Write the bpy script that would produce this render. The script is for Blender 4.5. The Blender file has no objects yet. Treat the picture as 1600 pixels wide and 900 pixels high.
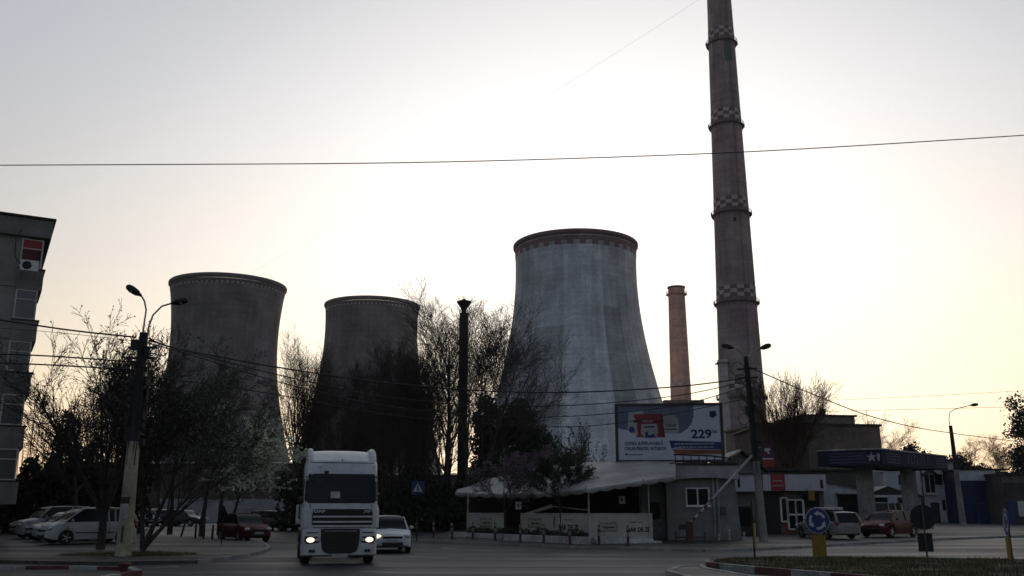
import bpy, bmesh, math, random
from math import sin, cos, tan, atan, atan2, pi, radians as R, sqrt
from mathutils import Vector, Matrix
random.seed(7)
C = bpy.context.scene.collection
SC = bpy.context.scene
# ------------------------------------------------------------------ camera, sky, sun, exposure
F = 1450.0; HZ = 798.0; CAMH = 1.75
PITCH = atan((HZ-450)/F); CP, SP = cos(PITCH), sin(PITCH)
cam = bpy.data.cameras.new('camera'); cam.sensor_width = 36; cam.lens = 36*F/1600
cam.clip_start = 0.1; cam.clip_end = 6000
co = bpy.data.objects.new('camera', cam); C.objects.link(co)
co.location = (0, 0, CAMH); co.rotation_euler = (pi/2+PITCH, 0, 0); SC.camera = co
SUN_AZ, SUN_EL = R(5.7), R(7.0)
w = bpy.data.worlds.new("World"); SC.world = w; w.use_nodes = True
nt = w.node_tree; N = nt.nodes; bg = N['Background']
sky = N.new('ShaderNodeTexSky'); sky.sky_type = 'NISHITA'; sky.sun_disc = False
sky.sun_elevation = SUN_EL; sky.sun_rotation = SUN_AZ
sky.air_density = 1.0; sky.dust_density = 4.0; sky.ozone_density = 1.0
hs = N.new('ShaderNodeHueSaturation'); hs.inputs['Saturation'].default_value = 0.55
hs.inputs['Saturation'].default_value = 0.42
nt.links.new(sky.outputs[0], hs.inputs['Color'])
# thin evening haze: a pale veil on the sunward half of the sky, warmer low down
tcw = N.new('ShaderNodeTexCoord'); sxw = N.new('ShaderNodeSeparateXYZ'); nt.links.new(tcw.outputs['Generated'], sxw.inputs[0])
dw = N.new('ShaderNodeVectorMath'); dw.operation = 'DOT_PRODUCT'; dw.inputs[1].default_value = (sin(SUN_AZ), cos(SUN_AZ), 0); nt.links.new(tcw.outputs['Generated'], dw.inputs[0])
fw = N.new('ShaderNodeMapRange'); fw.interpolation_type = 'SMOOTHSTEP'; fw.inputs[1].default_value = -.1; fw.inputs[2].default_value = .6; nt.links.new(dw.outputs['Value'], fw.inputs[0])
vl = N.new('ShaderNodeVectorMath'); vl.operation = 'SCALE'; vl.inputs[0].default_value = (2.75, 2.95, 3.2); nt.links.new(fw.outputs[0], vl.inputs['Scale'])
ad = N.new('ShaderNodeVectorMath'); ad.operation = 'ADD'; nt.links.new(hs.outputs[0], ad.inputs[0]); nt.links.new(vl.outputs[0], ad.inputs[1])
iv = N.new('ShaderNodeMath'); iv.operation = 'SUBTRACT'; iv.inputs[0].default_value = 1; nt.links.new(fw.outputs[0], iv.inputs[1])
bk = N.new('ShaderNodeVectorMath'); bk.operation = 'SCALE'; bk.inputs[0].default_value = (.12, .26, .52); nt.links.new(iv.outputs[0], bk.inputs['Scale'])
b2_ = N.new('ShaderNodeVectorMath'); b2_.operation = 'MULTIPLY'; nt.links.new(bk.outputs[0], b2_.inputs[0]); nt.links.new(hs.outputs[0], b2_.inputs[1])
a2_ = N.new('ShaderNodeVectorMath'); a2_.operation = 'ADD'; nt.links.new(ad.outputs[0], a2_.inputs[0]); nt.links.new(b2_.outputs[0], a2_.inputs[1]); ad = a2_
cr = N.new('ShaderNodeValToRGB'); nt.links.new(sxw.outputs['Z'], cr.inputs[0]); el = cr.color_ramp.elements
el[0].position = .04; el[0].color = (1.36, 1.02, .68, 1); el[1].position = .42; el[1].color = (1.03, 1.03, 1.06, 1)
q = el.new(.13); q.color = (1.16, 1.01, .78, 1); q = el.new(.25); q.color = (1.06, .995, .935, 1)
mlw = N.new('ShaderNodeVectorMath'); mlw.operation = 'SCALE'; mlw.inputs['Scale'].default_value = .97; nt.links.new(ad.outputs[0], mlw.inputs[0])
# bright haze round the sun rolls off gently instead of burning out
sp_ = N.new('ShaderNodeSeparateXYZ'); cb_ = N.new('ShaderNodeCombineXYZ'); nt.links.new(mlw.outputs[0], sp_.inputs[0])
for ch in range(3):
    def mth(op, a, b=None, c=None):
        k = N.new('ShaderNodeMath'); k.operation = op
        for i, q in enumerate((a, b, c)):
            if q is None: continue
            if isinstance(q, (int, float)): k.inputs[i].default_value = q
            else: nt.links.new(q, k.inputs[i])
        return k.outputs[0]
    s_ = sp_.outputs[ch]; ov = mth('MAXIMUM', mth('SUBTRACT', s_, 7.6), 0.0)
    ex = mth('EXPONENT', mth('MULTIPLY', ov, -1/7.0)); up = mth('MULTIPLY', mth('SUBTRACT', 1.0, ex), 5.6)
    nt.links.new(mth('ADD', mth('MINIMUM', s_, 7.6), up), cb_.inputs[ch])
tn = N.new('ShaderNodeVectorMath'); tn.operation = 'MULTIPLY'; nt.links.new(cb_.outputs[0], tn.inputs[0]); nt.links.new(cr.outputs[0], tn.inputs[1]); nt.links.new(tn.outputs[0], bg.inputs[0])
bg.inputs[1].default_value = 0.10
sl = bpy.data.lights.new('sun', 'SUN'); sl.energy = 0.5; sl.angle = R(2); sl.color = (1, .62, .38)
so = bpy.data.objects.new('sun', sl); C.objects.link(so)
so.rotation_euler = Vector((-sin(SUN_AZ)*cos(SUN_EL), -cos(SUN_AZ)*cos(SUN_EL), -sin(SUN_EL))).to_track_quat('-Z', 'Y').to_euler()
SC.view_settings.view_transform = 'Standard'; SC.view_settings.look = 'None'
SC.view_settings.exposure = 0.0; SC.view_settings.gamma = 1.0
SC.cycles.max_bounces = 6; SC.cycles.transparent_max_bounces = 8
# ------------------------------------------------------------------ where things stand
def P(px, py, Y):
    "point of the place seen at photo pixel (px, py), Y metres ahead"
    u = (px-800)/F; v = (450-py)/F
    k = Y/(CP-v*SP)
    return Vector((u*k, Y, CAMH+(SP+v*CP)*k))
def X(px, Y, py=798): return P(px, py, Y).x
def Z(py, Y): return P(800, py, Y).z
def gz(Y): return 0.008*(min(max(Y, 35), 400)-35)
def G(px, py, h=0):
    lo, hi = 5., 390.
    for _ in range(50):
        m = (lo+hi)/2
        if P(px, py, m).z > gz(m)+h: lo = m
        else: hi = m
    return P(px, py, lo)
# ------------------------------------------------------------------ materials
def mat(name, col, rough=.85, var=.25, scale=4., big=.35, bump=0., metal=0., coat=0., spec=.4, stretch=(1, 1, 1), emit=None, es=0.):
    m = bpy.data.materials.new(name); m.use_nodes = True
    t = m.node_tree; n = t.nodes; b = n['Principled BSDF']; L = t.links.new
    b.inputs['Roughness'].default_value = rough; b.inputs['Metallic'].default_value = metal
    b.inputs['Specular IOR Level'].default_value = spec; b.inputs['Coat Weight'].default_value = coat
    tc = n.new('ShaderNodeTexCoord'); mp = n.new('ShaderNodeMapping'); L(tc.outputs['Object'], mp.inputs[0])
    mp.inputs['Scale'].default_value = stretch
    na = n.new('ShaderNodeTexNoise'); na.inputs['Scale'].default_value = scale; na.inputs['Detail'].default_value = 7; na.inputs['Roughness'].default_value = .65
    nb = n.new('ShaderNodeTexNoise'); nb.inputs['Scale'].default_value = scale*.13; nb.inputs['Detail'].default_value = 4
    L(mp.outputs[0], na.inputs[0]); L(mp.outputs[0], nb.inputs[0])
    ra = n.new('ShaderNodeMapRange'); ra.inputs[1].default_value = .3; ra.inputs[2].default_value = .7
    ra.inputs[3].default_value = 1-var; ra.inputs[4].default_value = 1+var
    rb = n.new('ShaderNodeMapRange'); rb.inputs[1].default_value = .35; rb.inputs[2].default_value = .65
    rb.inputs[3].default_value = 1-big; rb.inputs[4].default_value = 1+big*.6
    L(na.outputs[0], ra.inputs[0]); L(nb.outputs[0], rb.inputs[0])
    mu = n.new('ShaderNodeMath'); mu.operation = 'MULTIPLY'; L(ra.outputs[0], mu.inputs[0]); L(rb.outputs[0], mu.inputs[1])
    vm = n.new('ShaderNodeVectorMath'); vm.operation = 'SCALE'; vm.inputs[0].default_value = col; L(mu.outputs[0], vm.inputs['Scale'])
    L(vm.outputs[0], b.inputs['Base Color'])
    if bump:
        bp = n.new('ShaderNodeBump'); bp.inputs['Strength'].default_value = bump; bp.inputs['Distance'].default_value = .03
        L(na.outputs[0], bp.inputs['Height']); L(bp.outputs[0], b.inputs['Normal'])
    if emit:
        b.inputs['Emission Color'].default_value = (*emit, 1); b.inputs['Emission Strength'].default_value = es
    return m
def tower_mat(name, base, patches, lift=1.6, seams=36):
    "weathered shell concrete in cylindrical coordinates (UV = metres round, metres up)"
    m = mat(name, base, .9, .18, 1.2, .2, stretch=(1, 1, 1)); t = m.node_tree; n = t.nodes; L = t.links.new
    b = n['Principled BSDF']; src = b.inputs['Base Color'].links[0].from_socket
    uv = n.new('ShaderNodeTexCoord'); sx = n.new('ShaderNodeSeparateXYZ'); L(uv.outputs['UV'], sx.inputs[0])
    def math_(op, a, bb, c=None):
        k = n.new('ShaderNodeMath'); k.operation = op
        for i, q in enumerate((a, bb, c)):
            if q is None: continue
            if isinstance(q, (int, float)): k.inputs[i].default_value = q
            else: L(q, k.inputs[i])
        return k.outputs[0]
    def streak(sc, sy, lo, hi):
        cb = n.new('ShaderNodeCombineXYZ'); L(math_('MULTIPLY', sx.outputs[0], sc), cb.inputs[0]); L(math_('MULTIPLY', sx.outputs[1], sy), cb.inputs[1])
        k = n.new('ShaderNodeTexNoise'); k.inputs['Scale'].default_value = 1; k.inputs['Detail'].default_value = 6; L(cb.outputs[0], k.inputs[0])
        r = n.new('ShaderNodeMapRange'); r.inputs[1].default_value = .35; r.inputs[2].default_value = .65; r.inputs[3].default_value = lo; r.inputs[4].default_value = hi
        L(k.outputs[0], r.inputs[0]); return r.outputs[0]
    f = math_('MULTIPLY', streak(.55, .03, .84, 1.12), streak(.12, .1, .84, 1.12))
    f = math_('MULTIPLY', f, streak(.05, .9, .93, 1.06))
    fr = math_('FRACT', math_('DIVIDE', sx.outputs[1], lift), 0)
    f = math_('MULTIPLY', f, math_('MULTIPLY_ADD', math_('LESS_THAN', fr, .12), -.10, 1))
    for (u0, u1, v0, v1, k) in patches:       # repainted vertical panels, given round and up
        a = math_('MULTIPLY', math_('GREATER_THAN', sx.outputs[0], u0), math_('LESS_THAN', sx.outputs[0], u1))
        c = math_('MULTIPLY', math_('GREATER_THAN', sx.outputs[1], v0), math_('LESS_THAN', sx.outputs[1], v1))
        f = math_('MULTIPLY', f, math_('MULTIPLY_ADD', math_('MULTIPLY', a, c), k-1, 1))
    vm = n.new('ShaderNodeVectorMath'); vm.operation = 'SCALE'; L(src, vm.inputs[0]); L(f, vm.inputs['Scale'])
    L(vm.outputs[0], b.inputs['Base Color'])
    return m
def ribbed(name, col, period=.25, axis=0, **k):
    "profiled sheet or boards: even ribs across one axis"
    m = mat(name, col, **k); t = m.node_tree; n = t.nodes; L = t.links.new; b = n['Principled BSDF']
    tc = n.new('ShaderNodeTexCoord'); wv = n.new('ShaderNodeTexWave'); wv.bands_direction = 'XYZ'[axis]
    wv.inputs['Scale'].default_value = .314/period; L(tc.outputs['Object'], wv.inputs[0])
    bp = n.new('ShaderNodeBump'); bp.inputs['Strength'].default_value = .6; bp.inputs['Distance'].default_value = .03
    L(wv.outputs[1], bp.inputs['Height']); L(bp.outputs[0], b.inputs['Normal']); return m
m_asph = mat('asphalt', (.030, .032, .037), .62, .3, 9, .38, bump=.3, spec=.45)
def wear(m, crack=.7):
    "repair patches, cracks, polished wheel tracks and stains on a road surface"
    t = m.node_tree; n = t.nodes; L = t.links.new; b = n['Principled BSDF']; src = b.inputs['Base Color'].links[0].from_socket
    tc = n.new('ShaderNodeTexCoord'); ns = n.new('ShaderNodeTexNoise'); ns.inputs['Scale'].default_value = .7; ns.inputs['Detail'].default_value = 5; L(tc.outputs['Object'], ns.inputs[0])
    ds = n.new('ShaderNodeVectorMath'); ds.operation = 'MULTIPLY_ADD'; ds.inputs[1].default_value = (1.6, 1.6, 0); L(ns.outputs['Color'], ds.inputs[0]); L(tc.outputs['Object'], ds.inputs[2])
    v1 = n.new('ShaderNodeTexVoronoi'); v1.feature = 'DISTANCE_TO_EDGE'; v1.inputs['Scale'].default_value = .33; L(ds.outputs[0], v1.inputs['Vector'])
    v2 = n.new('ShaderNodeTexVoronoi'); v2.inputs['Scale'].default_value = .16; v2.distance = 'CHEBYCHEV'; L(tc.outputs['Object'], v2.inputs['Vector'])
    mp = n.new('ShaderNodeMapping'); mp.inputs['Scale'].default_value = (.05, .55, 1); mp.inputs['Rotation'].default_value = (0, 0, .12); L(tc.outputs['Object'], mp.inputs[0])
    st = n.new('ShaderNodeTexNoise'); st.inputs['Scale'].default_value = 1; st.inputs['Detail'].default_value = 6; L(mp.outputs[0], st.inputs[0])
    def rng_(s, a, b_, c, d):
        k = n.new('ShaderNodeMapRange'); k.inputs[1].default_value = a; k.inputs[2].default_value = b_; k.inputs[3].default_value = c; k.inputs[4].default_value = d; L(s, k.inputs[0]); return k.outputs[0]
    sx = n.new('ShaderNodeSeparateXYZ'); L(v2.outputs['Color'], sx.inputs[0])
    f = [rng_(v1.outputs[0], .004, .02, crack*.6, 1), rng_(sx.outputs[0], .55, .62, 1, .74), rng_(st.outputs[0], .35, .65, .78, 1.35)]
    cur = src
    for k in f:
        vm = n.new('ShaderNodeVectorMath'); vm.operation = 'SCALE'; L(cur, vm.inputs[0]); L(k, vm.inputs['Scale']); cur = vm.outputs[0]
    L(cur, b.inputs['Base Color']); L(rng_(st.outputs[0], .35, .65, .68, .46), b.inputs['Roughness'])
wear(m_asph)
m_pave = mat('pavement', (.045, .044, .043), .8, .3, 5, .4, bump=.3)
wear(m_pave, .8)
m_earth = mat('earth', (.05, .045, .032), .95, .4, 2, .4)
m_grass = mat('grass', (.105, .10, .045), .9, .4, 6, .5)
m_soil = mat('turf_soil', (.085, .078, .04), .95, .4, 5, .5, bump=.5)
m_conc = mat('concrete', (.26, .25, .235), .9, .25, 3, .3, bump=.15)
m_poleconc = mat('pole_concrete', (.34, .31, .22), .9, .25, 5, .3, bump=.2)
m_wallconc = mat('panel_concrete', (.33, .32, .325), .9, .25, 2, .35)
m_white = mat('white_paint', (.72, .72, .70), .6, .08, 3, .12)
m_dirtywhite = mat('worn_white_paint', (.46, .46, .45), .8, .35, 7, .35)
m_kred = mat('worn_red_paint', (.105, .035, .04), .8, .3, 8, .3)
m_kwhite = mat('kerb_white_paint', (.29, .29, .285), .8, .3, 8, .3)
m_dark = mat('dark_plastic', (.012, .012, .013), .55, .2, 8, .2)
m_black = mat('black_paint', (.02, .02, .022), .5, .2, 6, .2)
m_steel = mat('galvanised_steel', (.30, .31, .32), .45, .2, 8, .2, metal=.6)
m_rubber = mat('rubber', (.018, .018, .018), .85, .2, 9, .2)
m_rim = mat('alloy', (.45, .46, .48), .35, .15, 9, .1, metal=.8)
m_glass = mat('dark_glass', (.010, .013, .015), .12, .1, 2, .1, spec=.2)
m_wood = mat('bark', (.05, .042, .036), .95, .35, 8, .3)
m_barkpale = mat('grey_bark', (.05, .045, .04), .95, .35, 8, .3)
m_barkwarm = mat('brown_bark', (.075, .05, .034), .95, .3, 8, .2)
m_leafdk = mat('dark_foliage', (.045, .06, .034), .8, .4, 1.2, .5)
m_leaf = mat('foliage', (.04, .058, .028), .8, .4, 1.2, .5)
m_leafyoung = mat('young_foliage', (.12, .145, .085), .8, .4, 1.5, .4)
m_bloom = mat('white_blossom', (.74, .78, .62), .8, .2, 3, .3)
m_pink = mat('pink_blossom', (.30, .20, .25), .8, .25, 3, .3)
m_hedge = mat('hedge_foliage', (.024, .034, .014), .85, .4, 2, .4)
m_wire = mat('cable', (.012, .012, .014), .6, .1, 3, .1)
m_red = mat('red_paint', (.33, .02, .03), .5, .15, 4, .15)
m_blue = mat('sign_blue', (.016, .032, .15), .5, .12, 5, .12)
m_yellow = mat('sign_yellow', (.22, .145, .015), .6, .15, 5, .15)
m_signw = mat('sign_white', (.48, .48, .5), .5, .08, 4, .1)
m_alum = mat('sign_back', (.03, .034, .038), .8, .2, 5, .2, spec=.15)
# ------------------------------------------------------------------ mesh helpers
class MB:
    def __init__(s): s.v = []; s.f = []; s.mi = []; s.uv = {}; s.sm = False
    def face(s, idx, m=0): s.f.append(idx); s.mi.append(m)
    def quad(s, a, b, c, d, m=0):
        k = len(s.v); s.v += [tuple(a), tuple(b), tuple(c), tuple(d)]; s.face((k, k+1, k+2, k+3), m); return s
    def poly(s, pts, m=0):
        k = len(s.v); s.v += [tuple(p) for p in pts]; s.face(tuple(range(k, k+len(pts))), m); return s
    def box(s, c, d, rz=0, m=0, rx=0, ry=0):
        M_ = Matrix.Translation(Vector(c)) @ Matrix.Rotation(rz, 4, 'Z') @ Matrix.Rotation(ry, 4, 'Y') @ Matrix.Rotation(rx, 4, 'X')
        k = len(s.v); hx, hy, hz = d[0]/2, d[1]/2, d[2]/2
        for x, y, z in ((-hx, -hy, -hz), (hx, -hy, -hz), (hx, hy, -hz), (-hx, hy, -hz), (-hx, -hy, hz), (hx, -hy, hz), (hx, hy, hz), (-hx, hy, hz)):
            s.v.append(tuple(M_ @ Vector((x, y, z))))
        for f in ((0, 3, 2, 1), (4, 5, 6, 7), (0, 1, 5, 4), (1, 2, 6, 5), (2, 3, 7, 6), (3, 0, 4, 7)):
            s.face(tuple(k+i for i in f), m)
        return s
    def b2(s, x0, x1, y0, y1, z0, z1, m=0):
        return s.box(((x0+x1)/2, (y0+y1)/2, (z0+z1)/2), (x1-x0, y1-y0, z1-z0), 0, m)
    def tube(s, pts, rad, n=6, m=0, cap=True):
        pts = [Vector(p) for p in pts]
        if not isinstance(rad, (list, tuple)): rad = [rad]*len(pts)
        k0 = len(s.v); ref = None
        for i, p in enumerate(pts):
            d = (pts[min(i+1, len(pts)-1)]-pts[max(i-1, 0)])
            if d.length < 1e-9: d = Vector((0, 0, 1))
            d.normalize()
            if ref is None: ref = Vector((1, 0, 0)) if abs(d.x) < .8 else Vector((0, 1, 0))
            a = d.cross(ref); a.normalize(); b = d.cross(a); ref = -b if False else a.cross(d)
            for j in range(n):
                t = 2*pi*j/n; q = p+(a*cos(t)+b*sin(t))*rad[i]; s.v.append((q.x, q.y, q.z))
        for i in range(len(pts)-1):
            for j in range(n):
                a0 = k0+i*n+j; a1 = k0+i*n+(j+1) % n
                s.face((a0, a1, a1+n, a0+n), m)
        if cap:
            s.face(tuple(k0+j for j in range(n))[::-1], m); s.face(tuple(k0+(len(pts)-1)*n+j for j in range(n)), m)
        return s
    def seg(s, p0, p1, r0, r1, n=3):
        "cheap open twig"
        d = (p1-p0); a = d.cross(Vector((.3, .9, .2))); a.normalize(); b = d.cross(a); b.normalize()
        k = len(s.v)
        for p, r in ((p0, r0), (p1, r1)):
            for j in range(n):
                t = 2*pi*j/n; q = p+(a*cos(t)+b*sin(t))*r; s.v.append((q.x, q.y, q.z))
        for j in range(n):
            j2 = (j+1) % n; s.face((k+j, k+j2, k+n+j2, k+n+j))
    def lathe(s, prof, n=32, c=(0, 0, 0), m=0, cap0=True, cap1=True, axis='Z', uvr=None, mfun=None):
        k0 = len(s.v); P_ = []
        for r, z in prof:
            for j in range(n):
                t = 2*pi*j/n
                q = (r*cos(t), r*sin(t), z) if axis == 'Z' else ((z, r*cos(t), r*sin(t)) if axis == 'X' else (r*sin(t), z, r*cos(t)))
                s.v.append((q[0]+c[0], q[1]+c[1], q[2]+c[2]))
        for i in range(len(prof)-1):
            for j in range(n):
                j2 = (j+1) % n
                if uvr is not None:
                    s.uv[len(s.f)] = [(uvr*2*pi*j/n, prof[i][1]), (uvr*2*pi*(j+1)/n, prof[i][1]), (uvr*2*pi*(j+1)/n, prof[i+1][1]), (uvr*2*pi*j/n, prof[i+1][1])]
                s.face((k0+i*n+j, k0+i*n+j2, k0+(i+1)*n+j2, k0+(i+1)*n+j), mfun(i, j) if mfun else m)
        if cap0: s.face(tuple(k0+j for j in range(n))[::-1], m)
        if cap1: s.face(tuple(k0+(len(prof)-1)*n+j for j in range(n)), m)
        return s
    def prism(s, pts, y0, y1, m=0):
        "outline in (x, z), thickness along y"
        k = len(s.v); n = len(pts)
        for y in (y0, y1):
            for x, z in pts: s.v.append((x, y, z))
        s.face(tuple(k+i for i in range(n)), m); s.face(tuple(k+n+i for i in range(n))[::-1], m)
        for i in range(n):
            j = (i+1) % n; s.face((k+j, k+i, k+n+i, k+n+j), m)
        return s
    def prismx(s, pts, x0, x1, m=0):
        "outline in (y, z), thickness along x"
        k = len(s.v); n = len(pts)
        for x in (x0, x1):
            for y, z in pts: s.v.append((x, y, z))
        s.face(tuple(k+i for i in range(n))[::-1], m); s.face(tuple(k+n+i for i in range(n)), m)
        for i in range(n):
            j = (i+1) % n; s.face((k+i, k+j, k+n+j, k+n+i), m)
        return s
    def prismz(s, pts, z0, z1, m=0):
        k = len(s.v); n = len(pts)
        for z in (z0, z1):
            for x, y in pts: s.v.append((x, y, z))
        s.face(tuple(k+i for i in range(n))[::-1], m); s.face(tuple(k+n+i for i in range(n)), m)
        for i in range(n):
            j = (i+1) % n; s.face((k+i, k+j, k+n+j, k+n+i), m)
        return s
    def ball(s, c, r, n=10, k=7, sc=(1, 1, 1), m=0):
        k0 = len(s.v); prof = [(max(.001, sin(pi*i/k)), -cos(pi*i/k)) for i in range(k+1)]
        s.lathe(prof, n, (0, 0, 0), m)
        for i in range(k0, len(s.v)):
            v = s.v[i]; s.v[i] = (c[0]+v[0]*r*sc[0], c[1]+v[1]*r*sc[1], c[2]+v[2]*r*sc[2])
        return s
    def leaf(s, p, size, rng, flat=0., m=0):
        d = Vector((rng.gauss(0, 1), rng.gauss(0, 1), rng.gauss(0, 1))); d.normalize()
        e = d.cross(Vector((rng.gauss(0, 1), rng.gauss(0, 1), rng.gauss(0, 1)))); e.normalize()
        d *= size; e *= size*.55; k = len(s.v)
        for q in (p-d, p+e, p+d, p-e): s.v.append((q.x, q.y, q.z))
        s.face((k, k+1, k+2, k+3), m)
    def mesh(s, name, mats, smooth=False):
        me = bpy.data.meshes.new(name); me.from_pydata(s.v, [], s.f)
        for q in (mats if isinstance(mats, (list, tuple)) else [mats]): me.materials.append(q)
        if any(s.mi): me.polygons.foreach_set('material_index', s.mi)
        if s.uv:
            ul = me.uv_layers.new(name='UVMap')
            for fi, co_ in s.uv.items():
                for li, c_ in zip(me.polygons[fi].loop_indices, co_): ul.data[li].uv = c_
        if smooth: me.shade_smooth() if smooth is True else me.set_sharp_from_angle(angle=smooth) if False else None
        if smooth:
            me.polygons.foreach_set('use_smooth', [True]*len(me.polygons))
            if smooth is not True:
                me.set_sharp_from_angle(angle=smooth)
        me.update(); return me
    def build(s, name, mats, parent=None, smooth=False, bevel=0):
        o = bpy.data.objects.new(name, s.mesh(name, mats, smooth)); C.objects.link(o)
        if parent: o.parent = parent
        if bevel:
            b = o.modifiers.new('bevel', 'BEVEL'); b.width = bevel; b.segments = 2; b.limit_method = 'ANGLE'
        return o
def tag(o, label=None, cat=None, group=None, kind=None):
    for k, v in (('label', label), ('category', cat), ('group', group), ('kind', kind)):
        if v: o[k] = v
    return o
def thing(name, label, cat, loc=(0, 0, 0), rz=0, group=None):
    o = bpy.data.objects.new(name, None); C.objects.link(o); o.empty_display_size = .2
    o.location = loc; o.rotation_euler = (0, 0, rz); return tag(o, label, cat, group)
def kids(o): return [c for c in bpy.data.objects if c.parent == o]
def copy_tree(o, loc, rz, label, scale=None, group=None):
    def rec(q, par):
        c = q.copy(); C.objects.link(c); c.parent = par
        for ch in kids(q): rec(ch, c)
        return c
    c = rec(o, None); c.location = loc; c.rotation_euler = (0, 0, rz); c['label'] = label
    if scale is not None: c.scale = scale if isinstance(scale, (tuple, list)) else (scale,)*3
    if group: c['group'] = group
    return c
def text(body, size, m, parent, loc, rot=(pi/2, 0, 0), name='lettering', align='LEFT', bold=0., sx=1., ext=.004):
    cu = bpy.data.curves.new(name, 'FONT'); cu.body = body; cu.size = size; cu.extrude = ext; cu.offset = bold; cu.align_x = align; cu.resolution_u = 3
    t = bpy.data.objects.new(name, cu); C.objects.link(t)
    bpy.context.view_layer.update()
    me = bpy.data.meshes.new_from_object(t.evaluated_get(bpy.context.evaluated_depsgraph_get()))
    bpy.data.objects.remove(t); me.materials.clear(); me.materials.append(m); me.name = name
    o = bpy.data.objects.new(name, me); C.objects.link(o); o.parent = parent; o.location = loc; o.rotation_euler = rot; o.scale = (sx, 1, 1)
    return o
def sheet(name, pts, off, m, skirt=0., kind='structure'):
    "flat area lying on the gently rising ground, with a side face when it is raised"
    bm = bmesh.new(); vs = [bm.verts.new((p[0], p[1], 0)) for p in pts]; f = bm.faces.new(vs)
    if f.normal.z < 0 or f.calc_area() == 0: pass
    bm.normal_update()
    if bm.faces[:][0].normal.z < 0: bmesh.ops.reverse_faces(bm, faces=bm.faces[:])
    for yy in (35, 400):
        bmesh.ops.bisect_plane(bm, geom=bm.verts[:]+bm.edges[:]+bm.faces[:], plane_co=(0, yy, 0), plane_no=(0, 1, 0))
    for v in bm.verts: v.co.z = gz(v.co.y)+off
    if skirt:
        be = [e for e in bm.edges if e.is_boundary]
        r = bmesh.ops.extrude_edge_only(bm, edges=be)
        for v in r['geom']:
            if isinstance(v, bmesh.types.BMVert): v.co.z -= skirt
    bmesh.ops.recalc_face_normals(bm, faces=bm.faces[:])
    me = bpy.data.meshes.new(name); bm.to_mesh(me); bm.free(); me.materials.append(m)
    o = bpy.data.objects.new(name, me); C.objects.link(o); o['kind'] = kind; return o
def kerb(name, pts, mats, w_=.16, h=.15, seg=1.0, label=None, closed=False):
    "row of kerb stones along a line, one after another, colours taking turns"
    pts = [Vector((p[0], p[1], 0)) for p in pts]
    if closed: pts.append(pts[0])
    mb = MB(); k = 0; n = len(mats)
    for a, b in zip(pts, pts[1:]):
        L_ = (b-a).length; q = max(1, round(L_/seg)); d = (b-a)/q; ang = atan2(d.y, d.x)
        for i in range(q):
            c = a+d*(i+.5); mb.box((c.x, c.y, gz(c.y)+h/2-.1), (d.length-.012, w_, h+.2), ang, k % n); k += 1
    o = mb.build(name, mats); o['kind'] = 'structure'; return o
# ------------------------------------------------------------------ ground, roads, pavements
sheet('ground', [(-900, -120), (900, -120), (900, 1100), (-900, 1100)], 0, m_earth)
sheet('road', [(-160, -60), (160, -60), (160, 66), (-2, 66), (-2, 140), (-9, 140), (-10, 66), (-160, 66)], .006, m_asph)
kl = [G(x, y, 0) for x, y in ((640, 847), (700, 850), (800, 853), (900, 857), (1000, 860), (1100, 862), (1170, 861), (1250, 857), (1330, 852), (1400, 848), (1500, 843), (1640, 838))]
yk = kl[-1].y
sheet('road', [(X(180, 70), 66.05), (X(470, 70), 66.05), (X(470, 99), 99), (X(120, 99), 99)], .006, m_asph)
sheet('pavement', [(p.x, p.y) for p in kl]+[(120, yk+4), (120, 135), (-4.5, 135), (-4.5, 60)], .12, m_pave, .3)
kerb('kerb', [(p.x, p.y-.09) for p in kl], [m_kwhite, m_conc, m_conc, m_kwhite, m_conc], .15, .122, 1.6)
lp = [G(x, y, 0) for x, y in ((-220, 876), (150, 884), (310, 881), (365, 874), (402, 867), (420, 860), (415, 853), (395, 848), (340, 843), (270, 840), (150, 837), (-220, 835))]
sheet('pavement', [(p.x, p.y) for p in lp], .12, m_pave, .3)
kerb('kerb', [(p.x, p.y-.02) for p in lp[2:8]], [m_kwhite, m_conc, m_kwhite, m_kwhite], .17, .14, .9)
# roundabout island on the right
isl = [(6.15, 30.2), (6.35, 29.2), (7.0, 27.6), (8.3, 25), (9.8, 22), (14, 18.5), (22, 19), (26, 24), (24, 28), (20, 30.4), (16.5, 32), (13, 33.6), (9.6, 33.9), (7.6, 33.2), (6.5, 31.6)]
sheet('island_turf', isl, .15, m_soil, .3)
kerb('painted_kerb', isl, [m_kred, m_kwhite], .22, .2, 1.35, closed=True)
isl2 = [(4.4, 27.2), (5.0, 29.2), (5.9, 30.4), (5.7, 28.6), (6.2, 25), (5.6, 23), (4.6, 24.5)]
sheet('splitter_island', isl2, .1, m_pave, .3)
kerb('kerb', isl2, [m_conc, m_kwhite], .18, .12, 1., closed=True)
il = [G(x, y, 0) for x, y in ((-60, 898), (40, 895.5), (110, 895), (200, 897), (215, 903), (100, 925), (-60, 925))]
sheet('splitter_island', [(p.x, p.y) for p in il], .1, m_pave, .3)
kerb('painted_kerb', [(p.x, p.y) for p in il], [m_kwhite, m_kred], .22, .2, 1.3, closed=True)
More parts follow.
